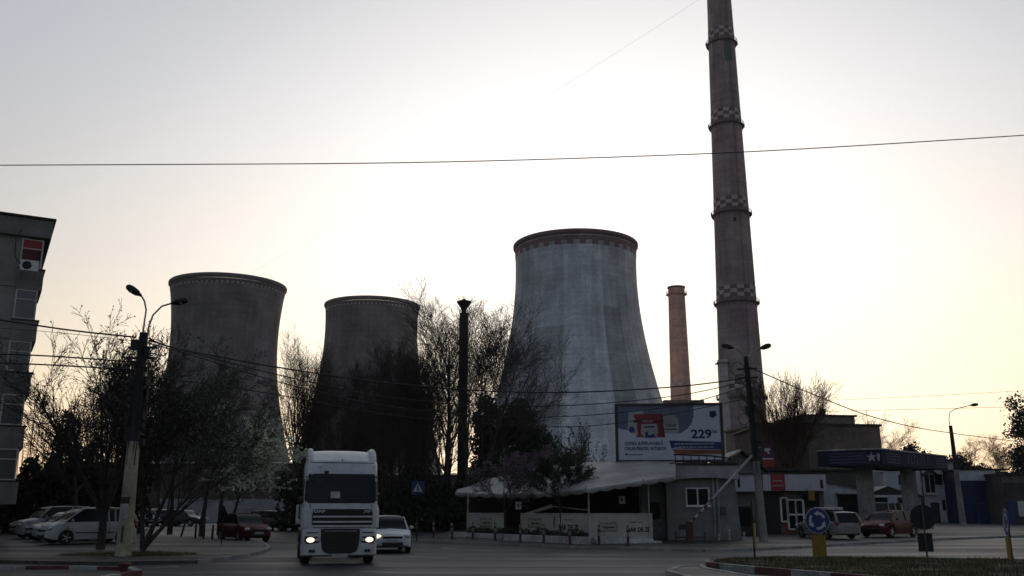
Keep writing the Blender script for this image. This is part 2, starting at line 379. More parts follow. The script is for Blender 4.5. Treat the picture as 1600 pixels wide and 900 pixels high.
# lane paint
def dash(name, x0, y0, x1, y1, w_=.14, h=.012):
    a, b = G(x0, y0), G(x1, y1); d = (b-a); nrm = Vector((-d.y, d.x, 0)).normalized()*w_/2
    return [(a+nrm)[:2], (b+nrm)[:2], (b-nrm)[:2], (a-nrm)[:2]]
mk = MB()
for q in ((242, 887.5, 278, 885.5), (690, 856, 715, 858), (735, 860, 770, 861.5), (1395, 844.5, 1416, 843), (1470, 859, 1508, 861), (1380, 860, 1410, 859.5), (1536, 857.5, 1570, 856.5), (1440, 868, 1460, 868), (560, 893, 620, 895), (640, 870, 700, 872), (1590, 855, 1640, 853), (860, 866, 930, 868)):
    pts = dash('', *q); mk.poly([(x, y, gz(y)+.012) for x, y in pts])
mk.build('road_marking', m_dirtywhite)['kind'] = 'structure'
# evening haze: one closed box of thin air round the place
hz = MB().b2(-950, 950, -150, 1150, -2, 215).build('haze', bpy.data.materials.new('haze_air')); hz['kind'] = 'stuff'; hz['label'] = 'thin evening haze'
hm = hz.data.materials[0]; hm.use_nodes = True; hn = hm.node_tree.nodes; hn.remove(hn['Principled BSDF'])
hv = hn.new('ShaderNodeVolumePrincipled'); hv.inputs['Color'].default_value = (.93, .93, .96, 1); hv.inputs['Density'].default_value = 0.00011; hv.inputs['Anisotropy'].default_value = .3
hm.node_tree.links.new(hv.outputs[0], hn['Material Output'].inputs['Volume'])
# ------------------------------------------------------------------ power station
def tower(label, px, D, ytop, rt, zt, b, m, rimred=False, turn=0):
    base = Vector((X(px, D, ytop), D, gz(D))); H = Z(ytop, D)-base.z
    root = thing('cooling_tower', label, 'cooling tower', base, turn, 'cooling towers of the power station')
    prof = []
    for i in range(41):
        z = 6+(H-7.6)*i/40; prof.append((rt*sqrt(1+((z-zt)/b)**2), z))
    rH = prof[-1][0]
    mb = MB(); mb.lathe(prof, 96, uvr=rt, cap0=False, cap1=False)
    mb.lathe([(r-.5, z) for r, z in prof][::-1], 96, cap0=False, cap1=False, uvr=rt)
    mb.build('shell', m, root, True)
    lip = [(rH-.5, H-1.45), (rH, H-1.5), (rH+.32, H-1.2), (rH+.55, H-.95), (rH+.55, H-.12), (rH+.45, H), (rH-.6, H), (rH-.6, H-1.4)]
    MB().lathe(lip, 96, cap0=False, cap1=False).build('rim', m_bandred if rimred else m_rimdim, root)
    if rimred:
        rb = MB(); n = 64
        q = [(rH+.03+.02*i, H-5.3+i*1.6) for i in range(3)]
        q = [(rt*sqrt(1+((z-zt)/b)**2)+.05, z) for z in (H-4.6, H-3.3, H-1.85)]
        rb.lathe(q, n, cap0=False, cap1=False, mfun=lambda i, j: 0 if (i == 1 or j % 2 == 0) else 1)
        rb.build('painted_band', [m_bandred, m_bandgrey], root, True)
    else:
        rb = MB(); q = [(rt*sqrt(1+((z-zt)/b)**2)+.05, z) for z in (H-3.2, H-2.6, H-1.85)]
        rb.lathe(q, 144, cap0=False, cap1=False, mfun=lambda i, j: 0 if (i == 1 or j % 2 == 0) else 1)
        rb.build('toothed_band', [m_rimconc, m_bandgrey], root, True)
    lg = MB(); r0 = prof[0][0]; rb_ = r0+2.2
    for j in range(40):
        for sgn in (-1, 1):
            t0 = 2*pi*j/40; t1 = t0+sgn*pi/40
            lg.tube([(rb_*cos(t0), rb_*sin(t0), 0), (r0*cos(t1), r0*sin(t1), 6.2)], .45, 5)
    lg.build('support_columns', m_rimconc, root); return root
m_rimconc = mat('rim_concrete', (.14, .115, .11), .9, .2, 1, .2)
m_rimdim = mat('dim_rim_concrete', (.20, .185, .185), .9, .2, 1, .2)
m_bandred = mat('faded_red_band', (.25, .155, .16), .9, .2, 1, .2)
m_bandgrey = mat('pale_band', (.42, .41, .42), .9, .2, 1, .2)
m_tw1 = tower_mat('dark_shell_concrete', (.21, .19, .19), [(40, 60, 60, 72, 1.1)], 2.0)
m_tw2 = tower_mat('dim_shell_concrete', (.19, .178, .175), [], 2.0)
A0 = 18.5*2*pi
def uu(deg): return 18.5*R(deg % 360)
m_tw3 = tower_mat('grey_shell_concrete', (.58, .595, .62), [(uu(262), uu(297), 0, 90, 1.22), (uu(284), uu(297), 40, 66, .94), (uu(297), uu(314), 12, 58, .7), (uu(236), uu(262), 8, 52, .76), (uu(200), uu(236), 20, 90, .95)], 1.35)
tower('pale grey cooling tower with a red chequered band under its rim', 899, 284, 385, 19.0, 73, 46, m_tw3, True)
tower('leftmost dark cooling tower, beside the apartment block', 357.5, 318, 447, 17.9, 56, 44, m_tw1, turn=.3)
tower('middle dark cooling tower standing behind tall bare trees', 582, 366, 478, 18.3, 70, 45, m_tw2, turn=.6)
m_ch = tower_mat('chimney_concrete', (.36, .27, .27), [], 2.5)
m_ch2 = tower_mat('small_chimney_concrete', (.70, .43, .36), [], 2.2)
m_ckA = mat('chequer_dark', (.21, .125, .13), .9, .25, 1, .2)
m_ckB = mat('chequer_pale', (.52, .45, .45), .9, .25, 1, .2)
def rail(mb, r, z, n=28):
    for k in range(3): mb.tube([(r*cos(2*pi*j/n), r*sin(2*pi*j/n), z+.35*(k+1)) for j in range(n+1)], .045, 4)
    for j in range(n): t = 2*pi*j/n; mb.tube([(r*cos(t), r*sin(t), z), (r*cos(t), r*sin(t), z+1.1)], .05, 4)
def chimney():
    D = 262; base = Vector((X(1160.5, D, 640), D, gz(D)))
    root = thing('chimney', 'very tall tapering concrete chimney with chequered bands, cut off by the top of the photo', 'chimney', base)
    r0, z1, r1 = 7.0, 196, 2.9
    rad = lambda z: r0+(r1-r0)*(z/z1)**.93
    zz = [z1*i/60 for i in range(61)]
    MB().lathe([(rad(z), z) for z in zz], 48, uvr=6, cap0=False).build('shaft', m_ch, root, R(40))
    for py in (57, 185, 322, 460, 607):
        Dz = D; z = Z(py, Dz)-base.z; rr = rad(z)+.06; n = 18 if py > 200 else 16
        MB().lathe([(rad(z+q)+.05, z+q) for q in (-1.7, -.55, .6, 1.75)], n*2, cap0=False, cap1=False, mfun=lambda i, j: (i+j//2) % 2).build('chequered_band', [m_ckA, m_ckB], root)
        zp = z-3.1; pm = MB(); rp = rad(zp)
        pm.lathe([(rp, zp), (rp+.75, zp+.05), (rp+.75, zp+.2), (rp, zp+.2)], 40, cap0=False, cap1=False)
        for j in range(20): t = 2*pi*j/20; pm.tube([((rp-.05)*cos(t), (rp-.05)*sin(t), zp-1.1), ((rp+.7)*cos(t), (rp+.7)*sin(t), zp)], .06, 4)
        for t in (pi*.98, -.06): pm.box(((rp+.72)*cos(t), (rp+.72)*sin(t), zp+.5), (.4, .5, .9), t)
        pl = pm.build('platform', m_rimconc, root); rm = MB(); rail(rm, rp+.72, zp+.2); rm.build('railing', m_rimconc, pl)
    lm = MB()
    for i in range(60):
        za, zb = z1*i/60, z1*(i+1)/60
        for s_ in (-.22, .22): lm.tube([(s_+1.2, -sqrt(rad(za)**2-1.44)-.18, za), (s_+1.2, -sqrt(rad(zb)**2-1.44)-.18, zb)], .035, 4, cap=False)
    for i in range(320):
        z = i*.6; lm.box((1.2, -sqrt(rad(z)**2-1.44)-.18, z), (.44, .03, .03))
    lm.build('ladder', m_rimconc, root)
    # square duct climbing the lower left side
    zt_ = Z(565, D)-base.z; dm = MB(); dm.b2(-rad(20)-.45, -rad(20)+1.9, -4.6, -2.2, 2, zt_); dm.build('duct', m_ckB, root, bevel=.05)
    MB().b2(-rad(20)-1.1, -rad(20)+2.4, -4.9, -1.9, zt_-1.2, zt_-.95).build('duct_collar', m_rimconc, root)
    # sheet patches under the top visible gallery
    zt0, zt1 = Z(104, D)-base.z, Z(72, D)-base.z
    for a0, a1, m in ((265, 300, mat('blue_patch', (.10, .15, .17), .8, .15, 1, .2)), (200, 214, m_bandgrey), (318, 330, m_bandgrey)):
        pm = MB(); n = 8; pr = []
        for i in range(n):
            A, B = R(a0+(a1-a0)*i/n), R(a0+(a1-a0)*(i+1)/n); q0, q1 = rad(zt0)+.08, rad(zt1)+.08
            pm.quad((q0*cos(A), q0*sin(A), zt0), (q0*cos(B), q0*sin(B), zt0), (q1*cos(B), q1*sin(B), zt1), (q1*cos(A), q1*sin(A), zt1))
        pm.build('patch', m, root)
    # small opening in the shaft
    z = Z(351, D)-base.z; MB().box((-.4, -rad(z)-.02, z), (.7, .3, 1.2)).build('hatch', m_black, root)
chimney()
def small_chimney():
    D = 330; base = Vector((X(1063, D, 600), D, gz(D))); H = Z(449, D)-base.z
    root = thing('chimney', 'short reddish brown chimney right of the pale cooling tower', 'chimney', base)
    rad = lambda z: 4.3-1.35*z/H
    MB().lathe([(rad(z), z) for z in [H*i/24 for i in range(25)]], 40, uvr=4, cap0=False).build('shaft', m_ch2, root, R(40))
    z = H-3; pm = MB(); rp = rad(z); pm.lathe([(rp, z), (rp+.8, z+.1), (rp+.8, z+.3), (rp, z+.3)], 36, cap0=False, cap1=False); pl = pm.build('platform', m_ch2, root)
    rm = MB(); rail(rm, rp+.75, z+.3, 20); rm.build('railing', m_ch2, pl)
    MB().lathe([(rad(H), H-.6), (rad(H)+.3, H-.4), (rad(H)+.3, H+.1), (rad(H)-.6, H+.1)], 36, cap0=False).build('crown_ring', m_rimconc, root)
    z = Z(600, D)-base.z; MB().lathe([(rad(z+q)+.05, z+q) for q in (-1.2, 0, 1.2)], 32, cap0=False, cap1=False, mfun=lambda i, j: (i+j//2) % 2).build('chequered_band', [m_ch2, m_ckB], root)
    hb = MB(); hb.b2(-7, 7, -6, 6, 0, Z(628, D)-base.z); hb.build('base_house', m_rimconc, root)
small_chimney()
def funnel_stack():
    D = 79; s = .53; base = Vector((X(723, D, 640), D, gz(D))); H = (Z(486, D)-base.z)/s
    root = thing('flue_stack', 'thin dark stack with a funnel shaped top among the bare trees', 'stack', base); root.scale = (s, s, s)
    MB().lathe([(.78, 0), (.74, H-1), (.72, H-.4)], 20).build('pipe', mat('sooty_steel', (.035, .03, .03), .9), root, R(40))
    fm = MB(); fm.lathe([(.38, H-.4), (.42, H+.3), (1.15, H+1.35), (1.2, H+1.6), (.5, H+1.7), (.25, H+2.0)], 20)
    for j in range(4): t = pi/2*j+.4; fm.tube([(.7*cos(t), .7*sin(t), H-.5), (.5*cos(t), .5*sin(t), H+.4)], .05, 4)
    fm.build('funnel', m_black, root, R(30))
    for z in (H*.3, H*.62): MB().lathe([(.76, z), (.9, z), (.9, z+.25), (.76, z+.25)], 20, cap0=False, cap1=False).build('flange', m_black, root)
funnel_stack()
# ------------------------------------------------------------------ houses
def face_house(px, Y, rz, label, cat, name): return thing(name, label, cat, (X(px, Y), Y, gz(Y)), rz)
m_blk = mat('prefab_render', (.29, .27, .245), .9, .2, 1.5, .3, bump=.1)
m_blk2 = mat('parapet_concrete', (.21, .20, .185), .9, .25, 1.5, .35, bump=.1)
m_seam = mat('panel_seam', (.09, .085, .08), .9)
m_curt = mat('red_blind', (.30, .05, .06), .8, .15, 3, .2)
m_frame = mat('window_frame', (.5, .48, .46), .6, .1, 5, .1)
m_curtgrey = mat('blue_grey_glazing', (.05, .065, .085), .15, .2, 2, .2, spec=.8)
def apartment():
    Y = 47; xr = X(52, Y, 640)-1.2; root = thing('apartment_block', 'grey five storey apartment block at the left edge', 'apartment block', (xr, Y, gz(Y)+.1), R(29.5))
    top = Z(346, Y)-root.location.z; st = 2.72; W = 30; Dp = 11
    MB().b2(-W, 0, 0, Dp, 0, top-.9).build('wall', m_blk, root)
    pm = MB(); pm.b2(-W-.1, .95, -.25, Dp+.2, top-.9, top+.1); pm.build('parapet', m_blk2, root, bevel=.03)
    MB().b2(-W-.2, 1.08, -.38, Dp+.3, top+.1, top+.2).build('coping', m_black, root)
    sm = MB()
    for k in range(1, 6): sm.b2(-W, -.02, -.012, .02, top-.9-k*st-.02, top-.9-k*st+.03)
    for x in (-3.6, -7.2, -10.8, -14.4): sm.b2(x-.02, x+.02, -.012, .02, 0, top-.9)
    sm.build('panel_seams', m_seam, root)
    for k in range(5):
        zt = top-.9-k*st; zb = zt-st
        # end loggia projecting over the corner: solid parapet below, glazing above
        lg = MB().b2(-.42, .8, -.1, 3.4, zb-.1, zb+1.0).build('balcony', m_blk2, root, bevel=.02)
        MB().b2(-.45, .86, -.14, 3.46, zb+1.0, zb+1.06).build('balcony_sill', m_black, lg)
        w_ = MB(); w_.b2(-.36, .62, -.05, 3.3, zb+1.06, zt-.1)
        wd = w_.build('window', m_curtgrey if k else m_glass, root)
        fr = MB()
        for x in (-.36, .6): fr.b2(x-.04, x+.04, -.1, -.03, zb+1.06, zt-.1)
        for z in (zb+1.1, zt-.62, zt-.13): fr.b2(-.39, .64, -.09, -.04, z-.03, z+.03)
        for y in (.9, 2.1, 3.28): fr.b2(.6, .66, y-.04, y+.04, zb+1.06, zt-.1)
        fr.build('frame', m_frame, wd)
        if k == 0:
            cm = MB(); cm.b2(-.32, .56, -.075, -.055, zt-.62, zt-.14); cm.build('blind', m_curt, wd)
            cm = MB(); cm.b2(-.32, .56, -.075, -.055, zb+1.1, zt-.64); cm.build('curtain', mat('dim_red_curtain', (.13, .035, .045), .8), wd)
        for x in (-5.4, -9.0, -12.6, -16, -20):
            w2 = MB().b2(x-.8, x+.8, -.01, .03, zb+.95, zt-.35).build('window', m_glass, root)
            f2 = MB()
            for q in (x-.8, x, x+.8): f2.b2(q-.04, q+.04, -.05, -.008, zb+.95, zt-.35)
            for q in (zb+.95, zt-.35): f2.b2(x-.84, x+.84, -.06, -.01, q-.04, q+.04)
            f2.build('frame', m_frame, w2)
    MB().tube([(-1.9, -.06, 0), (-1.9, -.06, top-1)], .05, 6).build('drainpipe', m_blk2, root)
    MB().b2(-W-.02, .02, -.05, Dp, 0, .6).build('plinth', m_seam, root)
    a = P(46, 415, Y-1.0)
    u = thing('air_conditioner', 'white outdoor air conditioner unit hung under the red window', 'air conditioner', a, R(29.5))
    MB().b2(-.42, .42, -.05, .27, -.28, .28).build('casing', m_white, u, bevel=.02)
    MB().lathe([(.0, -.075), (.2, -.075), (.22, -.05)], 20, (-.12, 0, 0), axis='Y', cap0=False).build('fan_grille', m_dark, u)
    br = MB()
    for x in (-.3, .3): br.b2(x-.02, x+.02, -.05, .75, -.33, -.29); br.tube([(x, 0, -.31), (x, .7, -.6)], .015, 5)
    br.build('bracket', m_steel, u)
    MB().tube([(-.42, .2, .1), (-.7, .6, .5), (-.75, .66, 1.6), (-.55, .66, 2.0)], .03, 6).build('hose', m_dark, u)
apartment()
def panel_wall():
    a = Vector((X(248, 101), 101, 0)); b = Vector((X(455, 105), 105, 0)); d = b-a; n = 10
    root = thing('concrete_wall', 'grey precast concrete panel wall behind the red car and the blossom tree', 'wall', (a.x, a.y, gz(102)), atan2(d.y, d.x))
    L_ = d.length/n
    for i in range(n):
        MB().b2(i*L_+.08, (i+1)*L_-.08, -.06, .06, -.2, 2.45).build('panel', m_wallconc, root)
    for i in range(n+1): MB().b2(i*L_-.08, i*L_+.08, -.1, .1, -.2, 2.6).build('post', m_wallconc, root)
panel_wall()
m_hall = mat('dark_brick_hall', (.06, .05, .045), .9, .3, 1.5, .3)
def hall(px0, px1, Y, pytop, label, dep=14, m=None, roof=.6):
    x0, x1 = X(px0, Y), X(px1, Y); root = thing('industrial_hall', label, 'industrial building', ((x0+x1)/2, Y, gz(Y))); h = Z(pytop, Y)-gz(Y); q = (x1-x0)/2
    MB().b2(-q, q, 0, dep, 0, h).build('wall', m or m_hall, root)
    MB().prismx([(-.4, h), (dep/2, h+roof), (dep+.4, h), (dep+.4, h-.15), (-.4, h-.15)], -q-.3, q+.3).build('roof', m_black, root)
    n = int(q/3)
    for i in range(n):
        x = -q+(i+.5)*2*q/n; wd = MB().b2(x-1.1, x+1.1, -.04, .02, h*.45, h*.78).build('window', m_glass, root)
        fm = MB()
        for k in (-1.1, -.37, .37, 1.1): fm.b2(x+k-.04, x+k+.04, -.08, -.03, h*.45, h*.78)
        fm.build('frame', m_hall, wd)
hall(60, 470, 175, 724, 'long low dark industrial hall behind the left trees')
hall(600, 790, 190, 742, 'low dark industrial hall behind the thin funnel stack')
def brown_block():
    Y = 112; xc = X(1347, Y); root = thing('industrial_block', 'flat roofed brown industrial block behind the petrol station canopy', 'industrial building', (xc, Y, gz(Y)), R(9))
    m = mat('brown_brick', (.17, .135, .105), .9, .25, 2, .35); h = Z(664, Y)-gz(Y)
    MB().b2(-11.5, 3.2, 0, 12, 0, h).build('wall', m, root)
    MB().b2(-6.2, 0, -.1, 8, h, h+.95).build('upper_storey', mat('pale_brown_render', (.2, .175, .15), .9), root)
    MB().b2(-6.5, .25, -.35, 8.3, h+.95, h+1.15).build('roof', m_black, root)
    MB().b2(-11.7, 3.4, -.2, 12.2, h-.12, h+.12).build('coping', m_black, root)
    MB().lathe([(.32, h+1.1), (.32, h+2.0), (.4, h+2.0), (.4, h+2.15)], 12, (-2.4, 3, 0)).build('roof_pipe', m_black, root)
    for x in (-5.6, -4.2, 2.8): MB().tube([(x, 2, h), (x, 2, h+2.0)], .03, 5).build('aerial', m_black, root)
brown_block()
hall(1190, 1270, 100, 666, 'dark flat shed behind the round bare tree', 10, mat('shed_brown', (.07, .055, .045), .9), .1)
hall(1196, 1345, 84, 733, 'low dim shed behind the shop and under the canopy', 8, mat('shed_grey', (.085, .08, .075), .9), .1)
def two_storey():
    Y = 96; x0, x1 = X(1388, Y), X(1501, Y); root = thing('office_building', 'white two storey building beside the blue workshop', 'building', (x0, Y, gz(Y)+.1), R(-4)); W = (x1-x0); h = Z(722, Y)-root.location.z
    s = W/113.
    MB().b2(0, W, 0, 9, 0, h).build('wall', m_bluewhite, root)
    MB().b2(-.2, W+.1, -.25, 9.2, h, h+.25).build('roof', m_black, root)
    for (a, b, t0, t1, nm, m) in ((20, 36, 742, 758, 'window', m_glass), (75, 99, 741, 758, 'window', m_glass), (60, 74, 742, 770, 'stair_window', m_glass), (83, 93, 781, 797, 'window', m_glass)):
        z0, z1 = Z(t1, Y)-root.location.z, Z(t0, Y)-root.location.z
        wd = MB().b2(a*s, b*s, -.05, .03, z0, z1).build(nm, m, root)
        f = MB(); f.b2(a*s-.06, b*s+.06, -.14, -.02, z0-.1, z0); f.b2(a*s-.06, b*s+.06, -.09, -.02, z1, z1+.06); f.b2((a+b)/2*s-.03, (a+b)/2*s+.03, -.09, -.045, z0-.05, z1+.05); f.build('frame', m_frame, wd)
    z1 = Z(785, Y)-root.location.z
    MB().b2(65*s, 78*s, -.04, .05, 0, z1).build('door', m_black, root)
    # arched hood over the stair window
    z = Z(742, Y)-root.location.z; am = MB(); q = [(60*s-.25+(14*s+.5)*i/10, z+.45*sin(pi*i/10)) for i in range(11)]
    am.prism(q+[(x, zz-.1) for x, zz in q[::-1]], -.7, 0); am.build('window_hood', m_black, root)
    z = Z(772, Y)-root.location.z; MB().b2(60*s-.1, 74*s+.1, -.4, 0, z-.1, z).build('ledge', m_frame, root)
    # porch with pitched roof
    z = Z(776, Y)-root.location.z; pr = MB().prism([(12*s, z-.1), (22*s, z+.75), (50*s, z-.1)], -1.8, 0).build('porch_roof', m_black, root)
    MB().b2(18*s, 40*s, -.1, .04, 0, z-.25).build('doorway', m_glass, root)
    for x in (15*s, 44*s): MB().tube([(x, -1.6, 0), (x, -1.6, z)], .07, 8).build('porch_post', m_black, root)
    MB().tube([(55*s, -.1, 0), (55*s, -.1, h)], .06, 6).build('drainpipe', m_black, root)
m_bluewhite = mat('cool_white_render', (.50, .51, .53), .85, .12, 2, .2)
two_storey()
def blue_workshop():
    Y = 92; x0, x1 = X(1502, Y), X(1580, Y); root = thing('workshop', 'dark blue metal workshop with a white fascia band', 'workshop', (x0, Y, gz(Y)+.1), R(-4)); W = x1-x0; h = Z(735, Y)-root.location.z
    mblue = ribbed('blue_sheet', (.015, .028, .09), .3, 0, rough=.6, var=.1)
    zf = Z(751, Y)-root.location.z
    MB().b2(0, W, 0, 12, 0, zf+.1).build('wall', mblue, root)
    MB().b2(0, W*.74, -.12, -.01, zf, h).build('fascia', m_bluewhite, root)
    MB().b2(0, W, 0.02, 12, zf+.1, h-.1).build('upper_wall', m_hall, root)
    MB().b2(-.1, W+.1, -.2, 12.2, h, h+.15).build('roof', m_black, root)
    z1 = Z(788, Y)-root.location.z; x = W*.34
    d = MB().b2(x, x+1.35, -.05, 0.02, 0, z1).build('door', mat('blue_door', (.02, .036, .11), .6), root)
    f = MB(); f.b2(x-.12, x, -.08, 0, 0, z1+.1); f.b2(x+1.35, x+1.47, -.08, 0, 0, z1+.1); f.b2(x, x+1.35, -.08, 0, z1, z1+.1); f.build('frame', mat('blue_trim', (.035, .055, .14), .6), d)
    MB().b2(W*.6, W*.97, -.06, 0.02, 0, Z(790, Y)-root.location.z).build('gate', mat('blue_gate', (.017, .032, .11), .6), root)
blue_workshop()
def dark_shop():
    Y = 88; x0, x1 = X(1572, Y), X(1720, Y); root = thing('warehouse', 'dim brown warehouse at the right edge', 'warehouse', (x0, Y, gz(Y)+.1), R(-4)); W = x1-x0; h = Z(742, Y)-root.location.z
    MB().b2(0, W, 0, 12, 0, h).build('wall', mat('warehouse_brown', (.075, .065, .06), .9), root)
    MB().b2(-.1, W, -.5, 12, h, h+.2).build('roof', m_black, root)
    MB().b2(0, W, -.1, 0.01, h-.75, h-.02).build('fascia', mat('fascia_grey', (.13, .12, .115), .8), root)
    z0, z1 = Z(807, Y)-root.location.z, Z(783, Y)-root.location.z
    MB().b2(X(1590, Y)-x0, X(1640, Y)-x0, -.12, 0.01, z0, z1).build('notice_board', m_bluewhite, root)
    MB().b2(X(1574, Y)-x0, X(1587, Y)-x0, -.06, 0.01, 0, z1).build('gate', mat('gate_blue', (.02, .04, .12), .6), root)
dark_shop()
# ------------------------------------------------------------------ day bar with its terrace
m_bar = mat('bar_render', (.21, .215, .21), .9, .15, 2, .25, bump=.08)
m_panel = mat('banner_cream', (.42, .41, .36), .75, .12, 3, .2)
m_tarp = mat('terrace_tarp', (.42, .41, .39), .8, .15, 3, .3)
m_ink = mat('lettering_black', (.02, .018, .018), .7, .1)
m_inkbrown = mat('lettering_brown', (.12, .05, .03), .7, .1)
def bar_building():
    Y = 51; x0, x1 = X(1042, Y), X(1146, Y); b0 = gz(Y)+.12; W = x1-x0
    root = thing('bar_building', 'small grey flat roofed bar building under the paint billboard', 'bar', (x0, Y, b0), R(-2))
    h = Z(745, Y)-b0; ht = Z(727, Y)-b0
    MB().b2(0, W, 0, 7, 0, h).build('wall', m_bar, root)
    MB().prism([(W, 0), (W+.35, 0), (W+.12, h), (W, h)], .02, .5).build('buttress', m_bar, root)
    fs = MB(); n = 8
    pts = [(.35+(W-.1)*i/n, h-.18+.12*sin(pi*i/n)) for i in range(n+1)]
    fs.prism(pts+[(W+.25, ht-.05), (.35, ht)], -.45, .0); fs.build('fascia', m_wallconc, root)
    rf = MB(); rf.b2(.2, W+.3, -.55, 7.2, ht, ht+.1); rf.build('roof', m_black, root)
    pp = MB()
    pp.tube([(.4, -.45, ht+.55), (2.4, -.45, ht+.48), (W+.2, -.4, ht+.3)], .045, 6); pp.tube([(.4, -.45, ht+.22), (W+.2, -.4, ht+.12)], .04, 6)
    for i in range(9): x = .5+i*.42; pp.tube([(x, -.45, ht), (x, -.45, ht+.5)], .03, 5)
    pp.build('roof_rail', m_black, root)
    s = 1450/Y/1.03
    wx0, wx1 = X(1073, Y)-x0, X(1108, Y)-x0; z0, z1 = Z(790, Y)-b0, Z(763, Y)-b0
    wd = MB().b2(wx0, wx1, -.015, .05, z0, z1).build('window', m_glass, root)
    f = MB(); mid = (wx0+wx1)/2
    for x in (wx0, mid, wx1): f.b2(x-.035, x+.035, -.07, -.016, z0, z1)
    for z in (z0, z1): f.b2(wx0-.035, wx1+.035, -.075, -.018, z-.03, z+.03)
    f.b2(wx0-.1, wx1+.1, -.14, -.02, z0-.08, z0-.031); f.build('frame', m_white, wd)
    for px in (1115, 1122):
        x = X(px, Y)-x0; MB().tube([(x, -.09, .1), (x, -.09, h)], .055, 8).build('drainpipe', m_wallconc, root)
    MB().box((X(1129, Y)-x0, -.06, 1.5), (.3, .14, .42)).build('meter_box', m_seam, root)
    # recessed left part with door, under the terrace roof
    dp = MB().b2(-1.25, -.0, .9, 5, 0, h-.2).build('side_wall', m_bar, root)
    d = MB().b2(-.95, -.2, .84, .91, .05, 2.05).build('door', mat('door_grey', (.17, .18, .2), .7), root)
    MB().b2(-.9, -.25, .82, .845, 1.05, 1.95).build('door_glass', m_glass, d)
    MB().box((-.28, .8, 1.02), (.04, .06, .14)).build('door_handle', m_steel, d)
    for px, hh in ((1118, .32), (1134, .55), (1157, .4)):
        x = X(px, Y)-x0; p = MB().lathe([(.06, 0), (.06, hh), (.02, hh+.03)], 8).build('short_post', m_dirtywhite)
        p.location = (x0+x, Y-.5, b0); tag(p, {1118: 'short pale post by the drainpipe of the grey bar', 1134: 'taller pale post under the meter box of the grey bar', 1157: 'pale post in front of the dark vending machine'}[px], 'post', 'pale posts along the bar wall')
bar_building()
TZ = 1.57
def scribble(root, x, z, w_, h_, n, m, y):
    "small print too worn to read: a row of short strokes"
    rng = random.Random(int(x*97+z*31)); b = MB(); s = w_/n
    for i in range(n):
        a = x-w_/2+i*s; b.b2(a, a+s*rng.uniform(.5, .8), y-.003, y+.004, z-h_/2*rng.uniform(.6, 1), z+h_/2*rng.uniform(.6, 1))
    return b.build('lettering', m, root)
T = [P(731, 803, 56), P(788, 803, 53.2), P(815, 803, 51.8), P(920, 804, 46.6), P(1017, 803, 48.6)]
def sign_wall(a, b, label, zb):
    d = b-a; L_ = d.length; root = thing('terrace_wall', label, 'terrace wall', (a.x, a.y, gz(a.y)+.12), atan2(d.y, d.x), 'cream panels round the terrace')
    z1 = TZ-root.location.z; z0 = max(.05, zb)
    MB().b2(0, L_, -.03, .03, z0, z1).build('board', m_panel, root)
    MB().b2(-.04, L_+.04, -.05, .05, z1, z1+.06).build('top_rail', m_dirtywhite, root)
    for x in (0.0, L_): MB().b2(x-.04, x+.04, -.045, .045, 0, z1+.0).build('upright', m_dirtywhite, root)
    return root, L_, z0, z1
def beer_badge(root, x, z, w_, h_, m=m_ink):
    f = MB(); n = 10; e = .04
    def edge(sgn, k): return [(x-w_/2+w_*i/n, z+sgn*(h_/2*k-.07*h_*sin(pi*i/n))) for i in range(n+1)]
    for sgn in (-1, 1):
        for k0, k1 in ((1, .86), (.72, .66)):
            A, B = edge(sgn, k0), edge(sgn, k1)
            for i in range(n): f.quad((A[i][0], -.036, A[i][1]), (A[i+1][0], -.036, A[i+1][1]), (B[i+1][0], -.036, B[i+1][1]), (B[i][0], -.036, B[i][1]))
    for sx_ in (-1, 1): f.quad(*[(x+sx_*w_/2+dx, -.036, z+dz) for dx, dz in ((-.02, -h_/2), (.02, -h_/2), (.02, h_/2), (-.02, h_/2))])
    f.build('badge_frame', m, root)
    text('Timișoreana', h_*.36, m, root, (x, -.034, z-h_*.12), align='CENTER', bold=.006, sx=.92)
r, L_, z0, z1 = sign_wall(T[0], T[1], 'leftmost cream terrace panel with a faded badge, left of the terrace entrance', .33)
beer_badge(r, L_*.52, (z0+z1)/2, 1.1, .5, m_inkbrown)
r, L_, z0, z1 = sign_wall(T[2], T[3], 'cream terrace panel behind the long hedge, right of the terrace entrance', .3)
beer_badge(r, L_*.22, (z0+z1)/2+.05, 1.2, .5, m_inkbrown)
text('BAR DE ZI', .38, m_ink, r, (L_*.58, -.034, (z0+z1)/2-.26), bold=.012)
scribble(r, L_*.74, (z0+z1)/2+.24, .9, .07, 7, m_inkbrown, -.034)
sw = MB().tube([(L_*.53, -.045, z0+.3), (L_*.515, -.045, z0+.6), (L_*.53, -.045, z1-.12)], [.02, .05, .02], 6).build('painted_swirl', m_inkbrown, r)
r, L_, z0, z1 = sign_wall(T[3], T[4], 'rightmost cream terrace panel with a black framed badge, beside the bar door', .15)
beer_badge(r, L_*.29, (z0+z1)/2, .98, .46)
text('BAR DE ZI', .30, m_ink, r, (L_*.60, -.034, (z0+z1)/2-.24), bold=.012)
scribble(r, L_*.74, (z0+z1)/2+.22, .9, .07, 7, m_inkbrown, -.034)
